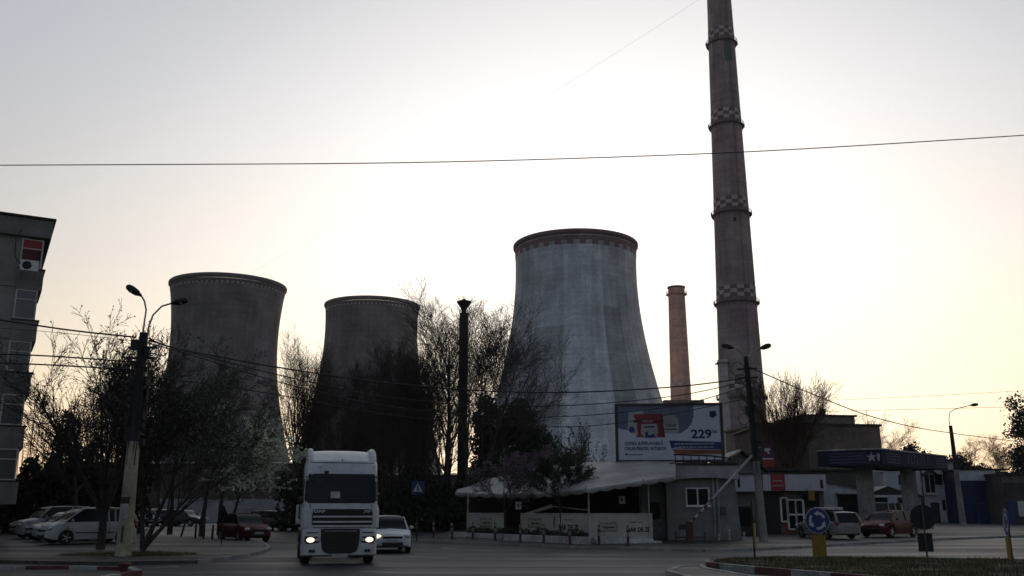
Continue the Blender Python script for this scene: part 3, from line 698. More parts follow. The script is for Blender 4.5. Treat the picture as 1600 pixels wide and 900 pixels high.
def terrace_roof():
    eave = [(711, 769, 57.5), (750, 771, 56), (790, 772, 53.6), (830, 772, 51.2), (870, 769, 48.9), (915, 764, 46.3), (960, 758, 46.3), (1005, 751, 46.9), (1056, 744, 48.0)]
    ridge = [(722, 764, 60), (765, 748, 61), (805, 737, 60), (840, 730, 58.5), (880, 725, 56.5), (925, 722, 54.5), (965, 721, 53), (1010, 720, 52), (1056, 721, 51.2)]
    E = [P(*q) for q in eave]; Rg = [P(*q) for q in ridge]
    o = E[4].copy(); o.z = gz(o.y)+.12
    root = thing('terrace_canopy', 'sagging cream tarpaulin roof over the bar terrace', 'awning', o)
    m = MB(); rows = 6; sub = 8; cols = []
    for i in range(len(E)-1):
        for k in range(sub):
            t = k/sub; cols.append((E[i].lerp(E[i+1], t), Rg[i].lerp(Rg[i+1], t), i+t))
    cols.append((E[-1], Rg[-1], len(E)-1))
    for e, g, s in cols:
        for j in range(rows+1):
            t = j/rows; p = e.lerp(g, t); p.z += .10*sin(pi*t)-.05*sin(pi*t)*abs(sin(s*pi)); m.v.append(tuple(p-o))
        sc = .16+.09*abs(sin(s*2*pi)); d = Vector(m.v[-rows-1])-Vector((0, 0, sc)); m.v.append(tuple(d))
    n = rows+2
    for c in range(len(cols)-1):
        for j in range(rows): a = c*n+j; m.face((a, a+n, a+n+1, a+1))
        a = c*n; m.face((a+rows+1, a+n+rows+1, a+n, a))
    tp = m.build('tarpaulin', m_tarp, root, R(32)); sd = tp.modifiers.new('thickness', 'SOLIDIFY'); sd.thickness = .02
    for i, (px, Y) in enumerate(((731, 56), (788, 53.4), (920, 46.8), (1014, 48.4))):
        p = Vector((X(px, Y), Y, 0)); zt = Z(770 if px < 900 else (763 if px < 1000 else 750), Y)+.05
        MB().tube([(p.x-o.x, p.y-o.y, gz(Y)+.12-o.z), (p.x-o.x, p.y-o.y, zt-o.z)], .035, 8).build('post', m_dirtywhite, root)
    bm = MB()
    for i in (0, 2, 4, 5, 7): bm.tube([E[i]-o, Rg[i]-o-Vector((0, 0, .08))], .03, 6)
    bm.tube([q-o-Vector((0, 0, .1)) for q in Rg], .05, 6); bm.build('roof_frame', m_dark, root)
    # back wall of the terrace
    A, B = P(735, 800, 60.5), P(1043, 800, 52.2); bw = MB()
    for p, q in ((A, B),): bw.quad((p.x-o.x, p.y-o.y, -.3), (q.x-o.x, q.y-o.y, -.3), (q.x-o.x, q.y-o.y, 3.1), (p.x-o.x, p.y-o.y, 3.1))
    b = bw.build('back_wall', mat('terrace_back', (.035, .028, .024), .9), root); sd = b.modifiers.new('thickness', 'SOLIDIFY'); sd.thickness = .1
terrace_roof()
for (px, py, Y, lb) in ((810, 790, 51.4, 'pale house number plate at the terrace entrance'), (972, 781, 49.6, 'small pale notice hanging inside the terrace above the right panel')):
    p = P(px, py, Y); o = thing('notice', lb, 'notice', p); MB().b2(-.16, .16, -.02, .02, -.2, .2).build('plate', m_signw, o); scribble(o, 0, 0, .12, .2, 1, m_inkbrown, -.024)
    MB().tube([(0, .02, .2), (0, .02, 1.1)], .008, 5).build('hanger', m_dark, o)
# terrace tables and benches just visible behind the panels
for i, (px, Y) in enumerate(((850, 52.5), (893, 50.4), (950, 50.6))):
    o = thing('terrace_table', ['dark terrace table under the left end of the long hedge panel', 'dark terrace table behind the lettering of the long panel', 'dark terrace table behind the black framed badge'][i], 'table', (X(px, Y), Y, gz(Y)+.12), .3*i, 'terrace tables')
    MB().b2(-.6, .6, -.4, .4, .72, .76).build('tabletop', m_dark, o)
    for sx_ in (-.5, .5):
        for sy in (-.32, .32): MB().b2(sx_-.03, sx_+.03, sy-.03, sy+.03, 0, .72).build('leg', m_dark, o)
o = thing('parasol', 'folded pale parasol lying across the long terrace panel', 'parasol', P(848, 795, 51.3), 0)
MB().tube([P(822, 803, 51.4)-o.location, P(862, 791, 51.0)-o.location], [.05, .11], 8).build('canopy', m_tarp, o)
MB().tube([P(862, 791, 51.0)-o.location, P(918, 797, 47.6)-o.location], .025, 6).build('pole', m_dirtywhite, o)
# low white kerb wall of the terrace with its hedges
def off(p, q, d):
    v = (q-p); n = Vector((v.y, -v.x, 0)).normalized(); return n*d
def low_wall(px0, Y0, px1, Y1, label, h=.24):
    a = Vector((X(px0, Y0), Y0, 0)); b = Vector((X(px1, Y1), Y1, 0)); d = b-a
    o = MB().b2(0, d.length, -.1, .1, -.05, h).build('kerb_wall', m_dirtywhite, bevel=.02); o.location = (a.x, a.y, gz(a.y)+.12); o.rotation_euler.z = atan2(d.y, d.x); tag(o, label, 'low wall', 'low white walls of the terrace')
low_wall(705, 56.2, 788, 52.0, 'low white wall under the short hedge left of the terrace entrance')
low_wall(789, 50.8, 920, 45.2, 'low white wall under the long hedge of the terrace', .3)
st_ = thing('terrace_steps', 'pale wide steps below the rightmost terrace panel', 'steps', (X(972, 47.0), 47.0, gz(47)+.12), R(20))
for k in range(3): MB().b2(-1.75+.1*k, 1.75-.3*k, -.75+.32*k, .9, .1*k, .1*k+.1).build('step', m_dirtywhite, st_)
def hedge(px0, Y0, px1, Y1, h, w_, label, n=4200):
    a = Vector((X(px0, Y0), Y0, gz(Y0)+.12)); b = Vector((X(px1, Y1), Y1, gz(Y1)+.12)); d = b-a; rng = random.Random(px0)
    m = MB(); nn = Vector((-d.y, d.x, 0)).normalized()
    for _ in range(n):
        t = rng.random(); s = rng.uniform(-1, 1); z = rng.random()
        hh = h*(.85+.2*sin(t*23)*sin(t*7+2))
        m.leaf(d*t+nn*s*w_/2*(.8+.3*sin(t*31))+Vector((0, 0, z*hh)), .05, rng)
    o = m.build('hedge', m_hedge); o.location = a; tag(o, label, 'hedge', 'clipped hedges along the terrace')
hedge(735, 54.9, 787, 52.5, .62, .6, 'short clipped hedge in front of the leftmost terrace panel', 2200)
hedge(790, 51.4, 916, 45.9, .66, .6, 'long clipped hedge in front of the day bar lettering')
# billboard on the roof
def billboard():
    Y = 53; a, b = P(967, 719, Y), P(1128, 718, Y-.6); d = b-a; W = d.length; o = a.copy()
    root = thing('billboard', 'large paint advertisement billboard on the bar roof', 'billboard', o, atan2(d.y, d.x)); H = Z(635, Y)-a.z
    MB().b2(-.15, W+.15, 0.02, .35, -.12, H+.12).build('box', mat('billboard_box', (.09, .085, .085), .7), root)
    fm = MB()
    fm.b2(-.17, W+.17, -.08, .03, H, H+.14); fm.b2(-.17, W+.17, -.08, .03, -.14, 0); fm.b2(-.17, 0, -.078, .03, 0, H); fm.b2(W, W+.17, -.078, .03, 0, H)
    fm.build('frame', mat('billboard_frame', (.05, .047, .05), .6), root)
    lm = MB(); lm.b2(-.03, .03, -.1, -.081, .0, H)
    mw = mat('poster_paper', (.58, .60, .70), .6, .06, 2, .1)
    ps = MB().b2(0, W, -.03, .018, 0, H).build('poster', mw, root)
    def q(x): return (x-62)/(1475-62)*W
    def zq(y): return H-(y-90)/(780-90)*H
    mn = mat('poster_navy', (.02, .045, .15), .6, .05); mo = mat('poster_orange', (.27, .085, .05), .6, .05); mg = mat('poster_grey', (.13, .15, .21), .6, .1, 2, .2); mr = mat('poster_red', (.22, .028, .03), .6, .08); mcr = mat('poster_cream', (.36, .36, .38), .6, .06)
    def blob(nm, pts, m, y): MB().prism([(q(x), zq(z)) for x, z in pts], y, -.028).build(nm, m, ps)
    # grey circle segment behind the tins
    cx = [(62, 92), (1115, 92), (1118, 210), (1090, 310), (1020, 390), (930, 440), (880, 450), (700, 440), (400, 430), (190, 400), (62, 375)]
    blob('backdrop', cx, mg, -.033)
    blob('tin_pale', [(215, 170), (300, 150), (420, 150), (430, 440), (250, 440), (195, 400)], mcr, -.037)
    blob('tin_mark', [(x_, z_) for x_, z_ in [(252+42*cos(a_), 392+42*sin(a_)) for a_ in [i*pi/6 for i in range(12)]]], mn, -.040)
    blob('tin_red', [(280, 215), (300, 195), (680, 195), (690, 215), (680, 300), (715, 495), (315, 490), (330, 300)], mr, -.041)
    blob('tin_lid', [(270, 270), (700, 270), (695, 305), (285, 305)], mat('poster_darkred', (.10, .015, .02), .6), -.044)
    blob('tin_label', [(390, 325), (600, 320), (620, 430), (590, 500), (430, 500), (375, 430)], mcr, -.046)
    blob('tin_handle', [(300, 322), (316, 322), (345, 470), (330, 470)], mcr, -.045); blob('tin_text_band', [(420, 350), (575, 348), (578, 368), (420, 372)], mn, -.048); blob('tin_shadow', [(690, 200), (676, 300), (705, 495), (680, 495), (655, 300), (665, 200)], mat('poster_deepred', (.12, .015, .02), .6), -.0445)
    blob('tin_label_mark', [(440, 430), (475, 415), (480, 470), (560, 450), (585, 495), (435, 500)], mn, -.048)
    blob('tin_white', [(695, 235), (720, 215), (850, 212), (900, 260), (905, 445), (700, 445)], mcr, -.037)
    blob('tin_stripe', [(700, 385), (880, 385), (880, 405), (700, 400)], mat('poster_brown', (.16, .08, .05), .6), -.040)
    text('OSKAR', (H/690)*52, mn, ps, (q(725), -.040, zq(360)), bold=.006, sx=.8)
    text('OSKAR', (H/690)*42, mcr, ps, (q(405), -.046, zq(300)), bold=.006, sx=1.)
    blob('band_navy', [(765, 535), (1475, 560), (1475, 655), (790, 635)], mn, -.034)
    blob('band_orange', [(795, 645), (1475, 660), (1475, 712), (850, 708)], mo, -.034)
    blob('corner_mark', [(1340, 165), (1420, 160), (1430, 220), (1385, 255), (1335, 235)], mn, -.034)
    text('229', (H/690)*150, mn, ps, (q(1070), -.032, zq(505)), bold=.022, sx=1.16)
    text('lei', (H/690)*70, mn, ps, (q(1362), -.032, zq(445)), bold=.004)
    text('VOPSEA SUPERLAVABILĂ', (H/690)*58, mn, ps, (q(145), -.032, zq(590)), bold=.008, sx=.77)
    text('OSKAR PENTRU INTERIOR', (H/690)*58, mn, ps, (q(145), -.032, zq(655)), bold=.008, sx=.77)
    blob('small_mark', [(155, 695), (185, 695), (185, 722), (155, 722)], mn, -.034)
    for y0_, x1_ in ((580, 1385), (622, 1370)):
        mm = MB(); rng = random.Random(y0_); x = 835
        while x < x1_:
            w_ = rng.uniform(18, 60); mm.prism([(q(x), zq(y0_-7)), (q(min(x+w_, x1_)), zq(y0_-7)), (q(min(x+w_, x1_)), zq(y0_+7)), (q(x), zq(y0_+7))], -.036, -.033); x += w_+9
        mm.build('small_print', mcr, ps)
    mm = MB(); mm.prism([(q(200), zq(708)), (q(390), zq(708)), (q(390), zq(718)), (q(200), zq(718))], -.034, -.028); mm.build('small_print', mn, ps)
    sp = MB()
    for x in (W*.15, W*.5, W*.85): sp.b2(x-.07, x+.07, .1, .25, -1.4, H*.8); sp.tube([(x, .2, H*.6), (x, 2.2, -.6)], .05, 6)
    sp.tube([(0, .3, -.2), (W, .3, -.2)], .05, 6); sp.build('support', m_dark, root)
billboard()
# gable house right of the billboard
def gable():
    Y = 63; x0 = X(1128, Y); root = thing('gable_house', 'pale gable with bargeboards between the billboard and the lamp post', 'house', (x0, Y, gz(Y)+.12), 0); W = X(1200, Y)-x0; h = Z(738, Y)-root.location.z; pk = Z(706, Y)-root.location.z
    MB().prism([(-.6, 0), (W, 0), (W, h), (W*.45, pk), (-.6, h+.15)], .0, 5).build('wall', mat('gable_render', (.17, .165, .16), .9), root)
    r_ = MB()
    for a, b in (((-1.0, h-.05), (W*.45, pk+.1)), ((W*.45, pk+.1), (W+.3, h-.1))):
        d = Vector((b[0]-a[0], b[1]-a[1])); k = atan2(d.y, d.x); r_.box(((a[0]+b[0])/2, 2.3, (a[1]+b[1])/2), (d.length, 5.6, .1), 0, 0, 0, -k)
    r_.build('roof', m_black, root)
    bg_ = MB(); bg_.tube([(-1.0, -.55, h), (W*.45, -.55, pk+.06)], .05, 5); bg_.build('bargeboard', m_dirtywhite, root)
gable()
# raised boom barrier leaning across the bar front
def boom():
    a = P(1078, 838, 47.4); a.z = gz(a.y)+.12; b = P(1175, 712, 47.4)
    root = thing('boom_barrier', 'raised striped boom barrier slanting in front of the bar window', 'barrier', a); d = b-a; n = 22
    m = MB()
    for i in range(n): m.tube([d*(i/n)+Vector((0, 0, .9*(1-i/n))), d*((i+1)/n)+Vector((0, 0, .9*(1-(i+1)/n)))], .055, 8, 1 if (i % 2 and i < 9) else 0)
    m.build('boom', [m_dirtywhite, m_kred], root)
    b_ = MB().b2(-.16, .16, -.13, .13, 0, 1.0).build('stand', m_kred, root, bevel=.02)
    MB().box((-.25, 0, .75), (.5, .2, .25)).build('counterweight', m_black, root)
    f = MB(); f.tube([(-.75, 0, .25), (.8, 0, .25)], .04, 6)
    for x in (-.7, .75): f.tube([(x, 0, 0), (x, 0, .5)], .04, 6)
    f.build('guard_rail', m_kred, root)
boom()
def shop():
    Y = 61; x0 = X(1150, Y); root = thing('corner_shop', 'small shop with a white fascia and a red sign panel in its middle', 'shop', (x0, Y, gz(Y)+.12), R(-1)); W = X(1291, Y)-x0; bz = root.location.z
    fz0, fz1 = Z(767, Y)-bz, Z(741, Y)-bz; xx = lambda px: X(px, Y)-x0
    MB().b2(0, W, .4, 7, 0, fz1-.05).build('wall', mat('shop_wall', (.15, .14, .13), .85), root)
    mf = mat('shop_fascia', (.50, .49, .54), .6, .06, 2, .1)
    MB().b2(xx(1193), W, -.3, .42, fz0, fz1).build('fascia', mf, root)
    MB().b2(0, xx(1183), -.2, .41, Z(768, Y)-bz, Z(738, Y)-bz).build('fascia', mf, root)
    MB().b2(xx(1154), xx(1157.5), -.23, -.201, Z(762, Y)-bz, Z(746, Y)-bz).build('poster', m_ink, root)
    s_ = MB().b2(xx(1205), xx(1227), -.34, -.301, fz0+.02, fz1-.02).build('sign_panel', m_red, root)
    scribble(s_, xx(1216), fz0+.62, .62, .1, 6, m_signw, -.342); scribble(s_, xx(1216), fz0+.32, .7, .1, 7, m_signw, -.342)
    MB().b2(xx(1282), xx(1286), -.33, -.301, fz0+.15, fz1-.35).build('lamp_bracket', m_ink, root)
    MB().b2(-.1, W+.15, -.35, 7.1, fz1, fz1+.1).build('roof', m_black, root)
    # glazed door front
    def glazed(pa, pb, pyt, pyb, nm, y=.3):
        z0, z1 = Z(pyb, Y)-bz, Z(pyt, Y)-bz; g = MB().b2(xx(pa), xx(pb), y, y+.05, max(z0, .02), z1).build(nm, m_glass, root)
        f = MB()
        for x in (xx(pa), xx(pb)): f.b2(x-.06, x+.06, y-.06, y-.005, max(z0, .02), z1)
        zz_ = [max(z0, .05), z1]+([(z0+z1)/2] if 'door' in nm else [])
        for z in zz_: f.b2(xx(pa), xx(pb), y-.058, y-.006, z-.05, z+.05)
        f.build('frame', m_white, g); return g
    glazed(1232.5, 1245, 781, 827, 'door'); glazed(1245, 1257, 781, 827, 'door'); glazed(1222, 1232, 778, 815, 'window')
    MB().b2(xx(1198), xx(1220), .33, .41, .0, Z(770, Y)-bz).build('shutter', m_dark, root)
    MB().b2(xx(1222), xx(1260), .35, .41, 0, Z(815, Y)-bz-.02).build('plinth', mat('brick_plinth', (.2, .07, .05), .9), root)
    MB().b2(xx(1257), xx(1283), .33, .41, .0, Z(772, Y)-bz).build('display_window', m_glass, root)
    o = thing('vending_machine', 'dark vending machine between the bar and the lamp post', 'vending machine', (X(1166, 57), 57, gz(57)+.12)); MB().b2(-.55, .55, 0, .8, 0, 1.75).build('cabinet', m_black, o, bevel=.03)
    MB().b2(-.45, .3, -.02, .01, .55, 1.6).build('front_glass', m_glass, o); MB().b2(.34, .48, -.02, .01, 1.0, 1.3).build('coin_panel', m_steel, o)
    o = thing('drinks_cooler', 'red drinks cooler standing outside the shop doors', 'cooler', (X(1280, 58), 58, gz(58)+.12)); MB().b2(-.55, .6, 0, .7, 0, 1.6).build('cabinet', mat('cooler_red', (.20, .025, .02), .6), o, bevel=.03)
    MB().b2(-.48, .53, -.03, .01, .3, 1.25).build('glass_door', m_glass, o)
    o = thing('hanging_sign', 'small yellow sign under the shop fascia', 'sign', P(1268, 774, 60.3)); MB().b2(-.2, .2, -.04, .04, -.32, .3).build('panel', m_yellow, o); MB().b2(-.2, .2, -.05, .05, .3, .5).build('top', m_signw, o); MB().tube([(0, 0, .5), (0, 0, .75)], .015, 5).build('hanger', m_steel, o)
shop()
def sign_flag():
    p = P(1199, 705, 49.6); o = thing('pole_sign', 'dark red box sign with a white emblem on the right lamp post', 'sign', p)
    MB().b2(-.28, .28, -.06, .06, -.35, .38).build('panel', mat('sign_maroon', (.10, .02, .05), .6), o)
    e = MB(); e.prism([(-.16, .14), (.1, .17), (.17, .06), (.02, .02), (.12, -.14), (.02, -.14), (-.05, -.02), (-.16, -.02)], -.068, -.061); e.build('emblem', m_signw, o)
    MB().b2(-.28, .28, -.075, .05, -.43, -.36).build('white_strip', m_signw, o)
    MB().b2(-.24, .3, -.06, .06, -.8, -.44).build('red_panel', mat('sign_red', (.28, .03, .025), .6), o)
    MB().tube([(-.28, 0, .2), (-.45, .1, .2)], .02, 5).build('bracket', m_steel, o)
sign_flag()
def station():
    c0, c1, c2 = P(1375, 702, 62), P(1478, 713, 70.5), P(1278, 705.5, 64.2); zt, zb = c0.z, P(1375, 726, 62).z
    c3 = c1+c2-c0; b0 = gz(68)+.12
    root = thing('station_canopy', 'petrol station canopy with a dark blue fascia and a white star', 'petrol station', (c0.x, c0.y, b0)); o = root.location.copy()
    pts = [Vector((c.x-o.x, c.y-o.y)) for c in (c0, c1, c3, c2)]
    zt -= b0; zb -= b0
    inset = [q+(sum(pts, Vector((0, 0)))/4-q).normalized()*.3 for q in pts]
    MB().prismz(inset, zb+.12, zt-.1).build('roof', mat('canopy_soffit', (.12, .12, .12), .8), root)
    mfa = mat('fascia_navy', (.034, .038, .062), .8, .12, 2, .2, spec=.15); fm = MB()
    for a, b in ((pts[3], pts[0]), (pts[0], pts[1]), (pts[1], pts[2]), (pts[2], pts[3])):
        d = b-a; m_ = (a+b)/2; fm.box((m_.x, m_.y, (zt+zb)/2), (d.length-.1, .12, zt-zb), atan2(d.y, d.x))
    fa = fm.build('fascia', mfa, root)
    tr = MB()
    for a, b in ((pts[3], pts[0]), (pts[0], pts[1])):
        d = b-a; m_ = (a+b)/2; tr.box((m_.x, m_.y, zt+.04), (d.length+.1, .2, .08), atan2(d.y, d.x))
    tr.build('top_trim', m_dirtywhite, root)
    mst = mat('star_white', (.36, .36, .40), .8); mstr = mat('stripe_blue', (.085, .09, .15), .8)
    def deco(a, b, t, kind):
        d = (b-a); p = a+d*t; e = MB(); r_ = .36; zc = (zt+zb)/2
        if kind == 'star':
            e.prism([((r_ if i % 2 == 0 else r_*.42)*sin(i*pi/5), (r_ if i % 2 == 0 else r_*.42)*cos(i*pi/5)) for i in range(10)], -.09, -.065)
        elif kind == 'bar': e.prism([(-.06, -.25), (.06, -.25), (.1, .25), (-.1, .25)], -.09, -.065)
        elif kind == 'stripes':
            for z in (-.3, -.1, .1, .28): e.b2(-1.2, 1.2, -.085, -.065, z-.045, z+.045)
        ob = e.build('star' if kind == 'star' else 'stripe', mst if kind != 'stripes' else mstr, fa); ob.location = (p.x, p.y, zc); ob.rotation_euler.z = atan2(d.y, d.x)
    deco(pts[3], pts[0], .86, 'star'); deco(pts[3], pts[0], .97, 'bar'); deco(pts[3], pts[0], .48, 'stripes')
    deco(pts[0], pts[1], .16, 'stripes'); deco(pts[0], pts[1], .9, 'stripes')
    d = pts[1]-pts[0]; p = pts[0]+d*.36
    for t_, n_ in ((.36, 4), (.56, 3)):
        p = pts[0]+d*t_; e = MB(); rng = random.Random(n_); x = 0
        for k in range(n_):
            e.b2(x, x+.14, -.088, -.066, -.32, .32); e.b2(x+.12, x+.42, -.088, -.066, .2-.5*(k%2), .32-.5*(k%2)); x += .55
        ob = e.build('lettering', mstr, fa); ob.location = (p.x, p.y, (zt+zb)/2); ob.rotation_euler.z = atan2(d.y, d.x)
    for px, Y in ((1355, 67), (1424, 72)):
        p = Vector((X(px, Y), Y)); q = (p.x-o.x, p.y-o.y)
        MB().box((q[0], q[1], (zb+.2)/2), (1.02, .6, zb+.2), R(20)).build('column', mat('column_paint', (.30, .31, .31), .8), root, bevel=.03)
        MB().box((q[0], q[1], .1), (4.4 if Y < 70 else 3.2, 1.2, .2), R(28)).build('pump_island', m_conc, root, bevel=.03)
station()
def carport():
    Y = 82; x0 = X(1343, Y); root = thing('carport', 'low dark carport with a pale edge behind the petrol canopy columns', 'carport', (x0, Y, gz(Y)+.12)); W = X(1410, Y)-x0; h = Z(774, Y)-root.location.z
    MB().prism([(-.1, h), (W*.5, h+.75), (W+.1, h), (W+.1, h-.05), (-.1, h-.05)], -2, 3).build('roof', m_black, root)
    MB().b2(-.15, W+.15, -2.1, -2.0, h-.2, h).build('roof_edge', m_bluewhite, root)
    for x in (.1, W*.5, W-.1): MB().b2(x-.08, x+.08, -1.95, -1.8, 0, h-.05).build('post', m_bluewhite, root)
    MB().b2(0, W, 2.9, 3, 0, h-.05).build('back_wall', mat('carport_back', (.05, .045, .04), .9), root)
    Y = 78; x0 = X(1288, Y); root = thing('kiosk_house', 'low white house with a sloping roof left of the petrol canopy columns', 'house', (x0, Y, gz(Y)+.12)); W = X(1345, Y)-x0; bz = root.location.z
    hl, hr = Z(752, Y)-bz, Z(765, Y)-bz
    MB().prism([(0, 0), (W, 0), (W, hr), (0, hl)], 0, 7).build('wall', m_bluewhite, root)
    MB().prism([(-.2, hl+.02), (W+.2, hr-.05), (W+.2, hr+.12), (-.2, hl+.2)], -.3, 7.2).build('roof', mat('dim_roof', (.09, .09, .09), .8), root)
    zz_ = Z(772, Y)-bz; MB().b2(W*.32, W+.3, -1.2, 0, zz_, zz_+.14).build('porch_roof', m_bluewhite, root)
    MB().b2(W*.38, W+.0, -.04, .04, 0, zz_-.02).build('opening', m_glass, root)
    x0 = X(1392, 88); root = thing('white_pillar', 'tall white advertising pillar behind the canopy', 'pillar', (x0, 88, gz(88)+.12)); h = Z(738, 88)-root.location.z
    MB().b2(-.55, .55, -.3, .3, 0, h).build('shaft', m_bluewhite, root); MB().b2(-1.2, .6, -.35, .35, h, h+.25).build('cap', m_bluewhite, root)
carport()
# ------------------------------------------------------------------ street furniture
def lamp_head(root, p, d, m=m_dark):
    "cobra head pointing along d"
    d = Vector(d).normalized(); mb = MB()
    pr = [(0, .05), (.08, .07), (.2, .13), (.45, .15), (.62, .11), (.68, .03)]
    mb.tube([p+d*a for a, r_ in pr], [r_ for a, r_ in pr], 10)
    o = mb.build('lamp_head', m, root, True)
    up = Vector((0, 0, 1)); g = MB().ball(p+d*.42-Vector((0, 0, .07)), .1, 10, 6, (1.3, 1.3, .7)).build('lamp_glass', mat('lamp_glass', (.35, .35, .33), .3), o)
def street_lamp(label, px, Y, top_py, arms, base_col, lean=0, dark_from=.0, clutter=0, r0=.17, r1=.11):
    base = Vector((X(px, Y, 840), Y, gz(Y)+.12)); H = Z(top_py, Y)-base.z; root = thing('street_lamp', label, 'street lamp', base, 0, 'concrete street lamps')
    root.rotation_euler.y = -lean
    mb = MB(); k = max(.02, dark_from)
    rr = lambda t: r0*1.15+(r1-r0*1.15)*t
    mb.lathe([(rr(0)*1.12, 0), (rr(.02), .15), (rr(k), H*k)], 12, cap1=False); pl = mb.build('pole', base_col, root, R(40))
    MB().lathe([(rr(k)*1.0, H*k), (rr(1), H)], 12, cap0=False).build('upper_pole', mat('dark_pole_concrete', (.035, .033, .034), .9), root, R(40))  # the pole's upper length takes a much darker concrete colour
    for pts, hd in arms:
        q = [Vector((a, b, H+c)) for a, b, c in pts]; a = MB().tube(q, .035, 8).build('arm', m_steel, root, R(40)); lamp_head(a, q[-1], hd)
    rng = random.Random(int(px))
    if clutter:
        for k in range(clutter):
            t = rng.uniform(.45, .97); z = H*t; s = rng.choice((-1, 1)); m = MB(); w_ = rng.uniform(.12, .3)
            m.box((s*(rr(t)+w_*.35), rng.uniform(-.15, .1), z), (w_, rng.uniform(.12, .25), rng.uniform(.15, .5)), rng.uniform(-.4, .4)); m.build('junction_box', m_dark, root)
        for k in range(3):
            c = MB(); z = H*rng.uniform(.6, .95); rr_ = rng.uniform(.25, .45); s = rng.choice((-1, 1)); c.tube([(s*(.15+rr_)+rr_*cos(a*.52), -.1+.03*a/12, z+rr_*sin(a*.52)) for a in range(13)], .022, 5); c.build('cable_loop', m_wire, root)
        c = MB()
        for k in range(6): x = rng.uniform(-.18, .18); c.tube([(x, -.19, H*rng.uniform(.3, .5)), (x*1.2, -.2, H*.7), (x*.8, -.17, H*.97)], .018, 5)
        c.build('cable_run', m_wire, root)
        for z in (.88, .93): MB().box((0, -.02, H*z), (1.1, .08, .09)).build('crossarm', m_dark, root)
    return root, H
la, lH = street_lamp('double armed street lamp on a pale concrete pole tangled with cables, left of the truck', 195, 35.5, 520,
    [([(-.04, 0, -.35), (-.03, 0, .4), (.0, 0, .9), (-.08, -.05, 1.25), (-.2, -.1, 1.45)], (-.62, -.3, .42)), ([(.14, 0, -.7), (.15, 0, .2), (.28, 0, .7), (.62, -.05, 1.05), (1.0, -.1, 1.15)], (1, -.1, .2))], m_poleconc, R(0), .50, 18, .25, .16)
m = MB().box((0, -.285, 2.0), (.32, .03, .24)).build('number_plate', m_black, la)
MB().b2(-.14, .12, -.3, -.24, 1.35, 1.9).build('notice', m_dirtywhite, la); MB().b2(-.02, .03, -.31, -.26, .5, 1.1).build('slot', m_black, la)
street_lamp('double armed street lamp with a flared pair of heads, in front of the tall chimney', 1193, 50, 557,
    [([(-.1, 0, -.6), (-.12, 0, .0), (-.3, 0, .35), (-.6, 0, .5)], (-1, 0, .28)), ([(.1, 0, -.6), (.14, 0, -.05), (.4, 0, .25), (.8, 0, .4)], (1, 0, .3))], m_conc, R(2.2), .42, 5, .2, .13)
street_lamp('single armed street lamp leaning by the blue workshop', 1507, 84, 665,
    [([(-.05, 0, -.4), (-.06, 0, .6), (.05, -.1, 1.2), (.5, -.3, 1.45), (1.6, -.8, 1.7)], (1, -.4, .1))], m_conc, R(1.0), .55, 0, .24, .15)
# overhead wires
def wire(label, pts, r_=.018, sag=.0, n=12):
    q = [P(*a) for a in pts]; out = []
    if len(q) == 2:
        for i in range(n+1): t = i/n; p = q[0].lerp(q[1], t); p.z -= sag*4*t*(1-t); out.append(p)
    else:
        # smooth through the points
        for i in range(len(q)-1):
            p0 = q[max(i-1, 0)]; p1 = q[i]; p2 = q[i+1]; p3 = q[min(i+2, len(q)-1)]
            for k in range(6):
                t = k/6; out.append(.5*((2*p1)+(-p0+p2)*t+(2*p0-5*p1+4*p2-p3)*t*t+(-p0+3*p1-3*p2+p3)*t**3))
        out.append(q[-1])
    o = MB().tube(out, r_, 5).build('overhead_cable', m_wire, None, True); return tag(o, label, 'cable')
wire('long cable crossing the whole sky above the cooling towers', [(-250, 259, 30), (250, 257, 30), (640, 254, 30), (1000, 244, 30), (1300, 230, 30), (1900, 192, 30)], .018)
wire('faint thin wire rising diagonally to the top of the photo', [(395, 425, 200), (1130, -25, 120)], .011, 1)
wire('cable from the left edge to the tangled left lamp post', [(-250, 465, 33), (0, 500, 34.5), (110, 516, 35.2), (212, 527, 35.5)], .034)
wire('second cable from the left edge, just below the top one', [(-200, 500, 34), (60, 517, 35), (212, 533, 35.5)], .010)
wire('lower cable from the left edge to the left lamp post', [(-200, 548, 34), (50, 555, 35), (210, 566, 35.5)], .030)
wire('lowest cable from the left edge to the left lamp post', [(-200, 560, 34), (50, 569, 35), (210, 578, 35.5)], .030)
wire('thick upper cable from the left lamp post towards the right lamp post', [(232, 528, 35.5), (262, 541, 36), (340, 557, 38), (440, 575, 40), (600, 598, 43), (760, 611, 45), (900, 613, 47), (1060, 604, 49), (1172, 590, 50)], .036)
wire('thin middle cable from the left lamp post to the right lamp post', [(232, 532, 35.5), (300, 551, 36.5), (440, 587, 39.5), (600, 620, 43), (760, 634, 45), (900, 633, 47), (1060, 618, 49), (1172, 594, 50)], .024)
wire('sagging lower cable from the left lamp post', [(230, 536, 35.5), (300, 555, 36.5), (440, 598, 39.5), (600, 634, 43), (760, 650, 45), (900, 650, 47), (1060, 633, 49), (1172, 602, 50)], .022)
wire('cable under the tangle of the left lamp post', [(230, 588, 35.5), (330, 601, 37), (440, 618, 39.5), (620, 650, 43), (800, 665, 45.5), (960, 662, 48), (1172, 622, 50)], .022)
wire('cable from the right lamp post down to the right edge', [(1172, 574, 50), (1270, 616, 56), (1380, 656, 66), (1496, 678, 84), (1700, 703, 110)], .034)
wire('faint upper wire right of the tall chimney', [(1200, 629, 95), (1640, 608, 95)], .016, .1)
wire('faint lower wire running to the right lamp at the workshop', [(1200, 645, 84), (1490, 638, 84), (1700, 633, 84)], .018)
wire('looping slack cable beside the left lamp post', [(226, 540, 35.4), (244, 530, 35.3), (262, 545, 35.3), (255, 556, 35.3), (236, 552, 35.4), (228, 560, 35.4)], .016)
